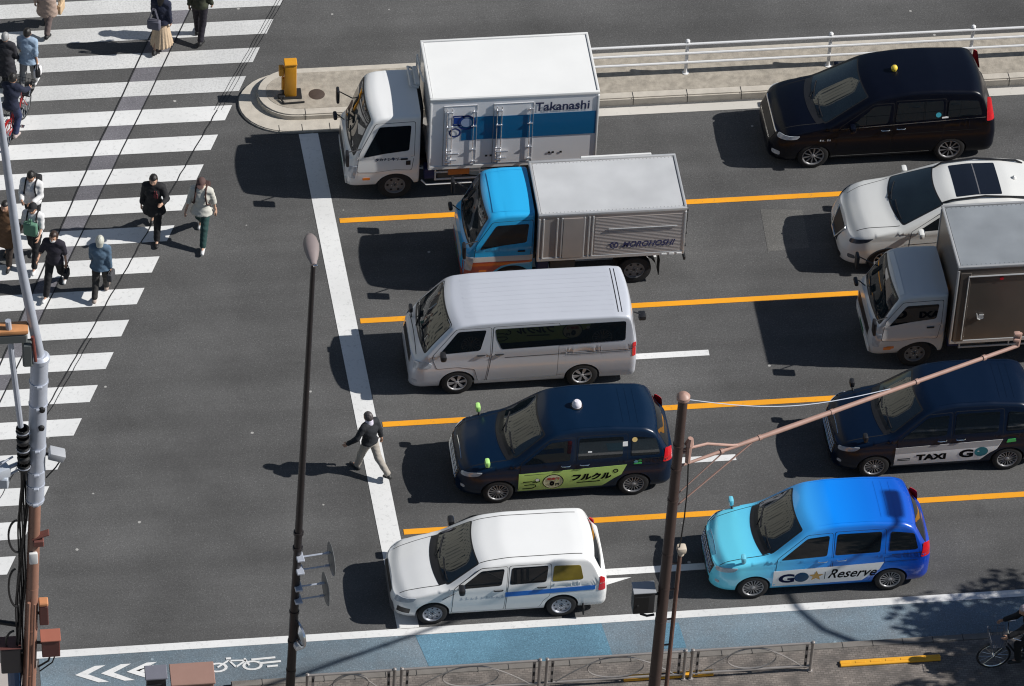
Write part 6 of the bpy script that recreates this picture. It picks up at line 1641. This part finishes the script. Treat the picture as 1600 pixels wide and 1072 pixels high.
# ------------------------------------------------------------------ bicycles
def bicycle(loc, deg, label, framemat, basket=None, z=0.):
    r = empty('bicycle', (loc[0], loc[1], z), R(deg), label, 'bicycle', None)
    for x in (0, 1.08):
        m = MB(); m.tube([(x+.325*math.cos(t), 0, .335+.325*math.sin(t)) for t in np.linspace(0, 2*PI, 33)[:-1]], .019, 8, closed=True)
        w = m.build('wheel', RUBBER, r)
        m = MB(); m.tube([(x+.30*math.cos(t), 0, .335+.30*math.sin(t)) for t in np.linspace(0, 2*PI, 33)[:-1]], .010, 6, closed=True)
        for k in range(14):
            a = 2*PI*k/14; m.tube([(x, .02*(-1)**k, .335), (x+.30*math.cos(a), 0, .335+.30*math.sin(a))], .003, 4)
        m.lathe([(.001, -.05), (.025, -.05), (.025, .05), (.001, .05)], (x, 0, .335), 'y', 10); m.build('rim', CHROME, w)
        m = MB(); P = [(x+.355*math.cos(t), .335+.355*math.sin(t)) for t in np.linspace(.2 if x == 0 else .5, PI*.95 if x == 0 else PI*.72, 12)]
        vs = []
        for p in P: vs += [(p[0], -.03, p[1]), (p[0], .03, p[1])]
        m.add(vs, [(2*i, 2*i+1, 2*i+3, 2*i+2) for i in range(len(P)-1)]); m.build('mudguard', framemat, r)
    m = MB(); bb = (.46, 0, .29); st = (.34, 0, .72); hd = (.86, 0, .80)
    m.tube([(0, .05, .335), bb], .012, 6); m.tube([(0, -.05, .335), bb], .012, 6); m.tube([(0, .05, .335), st], .010, 6); m.tube([(0, -.05, .335), st], .010, 6)
    m.tube([bb, st, (.31, 0, .86)], .017, 8); m.tube([bb, (.68, 0, .42), (.86, 0, .70)], .02, 8); m.tube([(.9, 0, .62), hd, (.84, 0, .98)], .02, 8)
    for s in (-.045, .045): m.tube([(.89, s, .64), (1.0, s, .45), (1.08, s, .335)], .012, 6)
    m.build('frame', framemat, r)
    m = MB(); m.tube([(.66, -.27, 1.0), (.80, -.24, 1.03), (.85, -.06, .98), (.85, .06, .98), (.80, .24, 1.03), (.66, .27, 1.0)], .013, 8); m.build('handlebar', CHROME, r)
    m = MB(); m.box((.27, 0, .90), (.26, .17, .06), .028, seg=2); m.build('saddle', BLACKP, r)
    m = MB(); m.lathe([(.001, -.008), (.09, -.008), (.09, .008), (.001, .008)], (.46, -.06, .29), 'y', 16); m.tube([(.46, -.08, .29), (.56, -.08, .18)], .01, 6); m.tube([(.46, .08, .29), (.36, .08, .40)], .01, 6); m.box((.56, -.13, .17), (.09, .09, .02), .005); m.box((.36, .13, .41), (.09, .09, .02), .005); m.build('crankset', CHROME, r)
    if basket:
        m = MB()
        for zz in (.72, .80, .88, .96): 
            k = .14+.03*(zz-.72)/.24; m.tube([(1.06-k, -k-.03, zz), (1.06+k, -k-.03, zz), (1.06+k, k+.03, zz), (1.06-k, k+.03, zz)], .006, 5, closed=True)
        for x in np.linspace(-.14, .14, 6):
            for s in (-1, 1): m.tube([(1.06+x, s*.17, .72), (1.06+x*1.2, s*.20, .96)], .005, 4); m.tube([(1.06+s*.14, x, .72), (1.06+s*.17, x*1.2, .96)], .005, 4)
        m.box((1.06, 0, .72), (.28, .34, .012), .003); m.build('basket', basket, r)
    return r
RIDE = dict(legs=((.95, 1.05), (.45, .95)), arms=((.75, .35, .10), (.75, .35, .10)), lean=.22)
hd = 66; o = (2.12, 83.15)
bicycle(o, hd, 'bicycle with a black front basket ridden at the left edge of the crossing', mat('frame_red', (.35, .02, .02), rough=.35, coat=.5), BLACKP)
dx, dy = math.cos(R(hd)), math.sin(R(hd))
person((o[0]+.27*dx, o[1]+.27*dy), hd, 'person in a dark navy jacket riding a bicycle at the left edge', 1.70, RIDE, NV_, bottom=cloth('blue_jean', (.022, .032, .085)), shoes=(.42, .35, .33), ground=False, z=.03, group='people on bicycles')
o2 = (21.50, 66.05)
BASK = mat('basket_grey', (.16, .16, .18), rough=.5)
bicycle(o2, 180, 'bicycle with a grey basket in tree shade on the pavement at the lower right', mat('frame_dark', (.03, .03, .035), rough=.4), BASK, z=.125)
person((o2[0]-.30, o2[1]), 180, 'person in black riding a bicycle in the tree shade at the lower right', 1.72, dict(RIDE, lean=.42), B_, bottom=cloth('jet', (.008, .008, .009)), shoes=BLACK_SH, hair=(.35, .3, .33), ground=False, z=.155, group='people on bicycles')
# ------------------------------------------------------------------ light, sky, camera
SUN = Vector((1.25, -.18, 1.0)).normalized()
el = math.asin(SUN.z); az = math.atan2(SUN.x, SUN.y)
wd = bpy.data.worlds.new('World'); scene.world = wd; wd.use_nodes = True
N, L = wd.node_tree.nodes, wd.node_tree.links
sky = N.new('ShaderNodeTexSky'); sky.sky_type = 'NISHITA'; sky.sun_disc = False; sky.sun_elevation = el; sky.sun_rotation = az
sky.air_density = 1.1; sky.dust_density = .5; sky.ozone_density = 1.5
L.new(sky.outputs[0], N['Background'].inputs[0]); N['Background'].inputs[1].default_value = SKY_STRENGTH
ld = bpy.data.lights.new('sun', 'SUN'); ld.energy = SUN_STRENGTH; ld.angle = R(.5); ld.color = (1, .972, .93)
lo = bpy.data.objects.new('sun', ld); COL.objects.link(lo); lo.rotation_euler = SUN.to_track_quat('Z', 'Y').to_euler(); lo.location = (30, 60, 40)

f_, pitch, yaw, roll, hh = 7945.61, .753955, .159125, .0526381, 72.4012
cp, sp_ = math.cos(pitch), math.sin(pitch)
F_ = Vector((math.sin(yaw)*cp, math.cos(yaw)*cp, -sp_)); R_ = Vector((math.cos(yaw), -math.sin(yaw), 0)); U_ = R_.cross(F_)
R2 = R_*math.cos(roll)+U_*math.sin(roll); U2 = U_*math.cos(roll)-R_*math.sin(roll)
cd = bpy.data.cameras.new('camera'); cd.sensor_fit = 'HORIZONTAL'; cd.sensor_width = 36; cd.lens = f_*36/1600; cd.clip_start = 1; cd.clip_end = 2000
co = bpy.data.objects.new('camera', cd); COL.objects.link(co)
M = Matrix((R2, U2, -F_)).transposed().to_4x4(); M.translation = (0, 0, hh); co.matrix_world = M; scene.camera = co
vs = scene.view_settings; scene.display_settings.display_device = 'sRGB'; vs.view_transform = 'Standard'; vs.look = 'None'; vs.exposure = EXPOSURE; vs.gamma = 1
scene.cycles.max_bounces = 6
scene.cycles.filter_width = 1.15
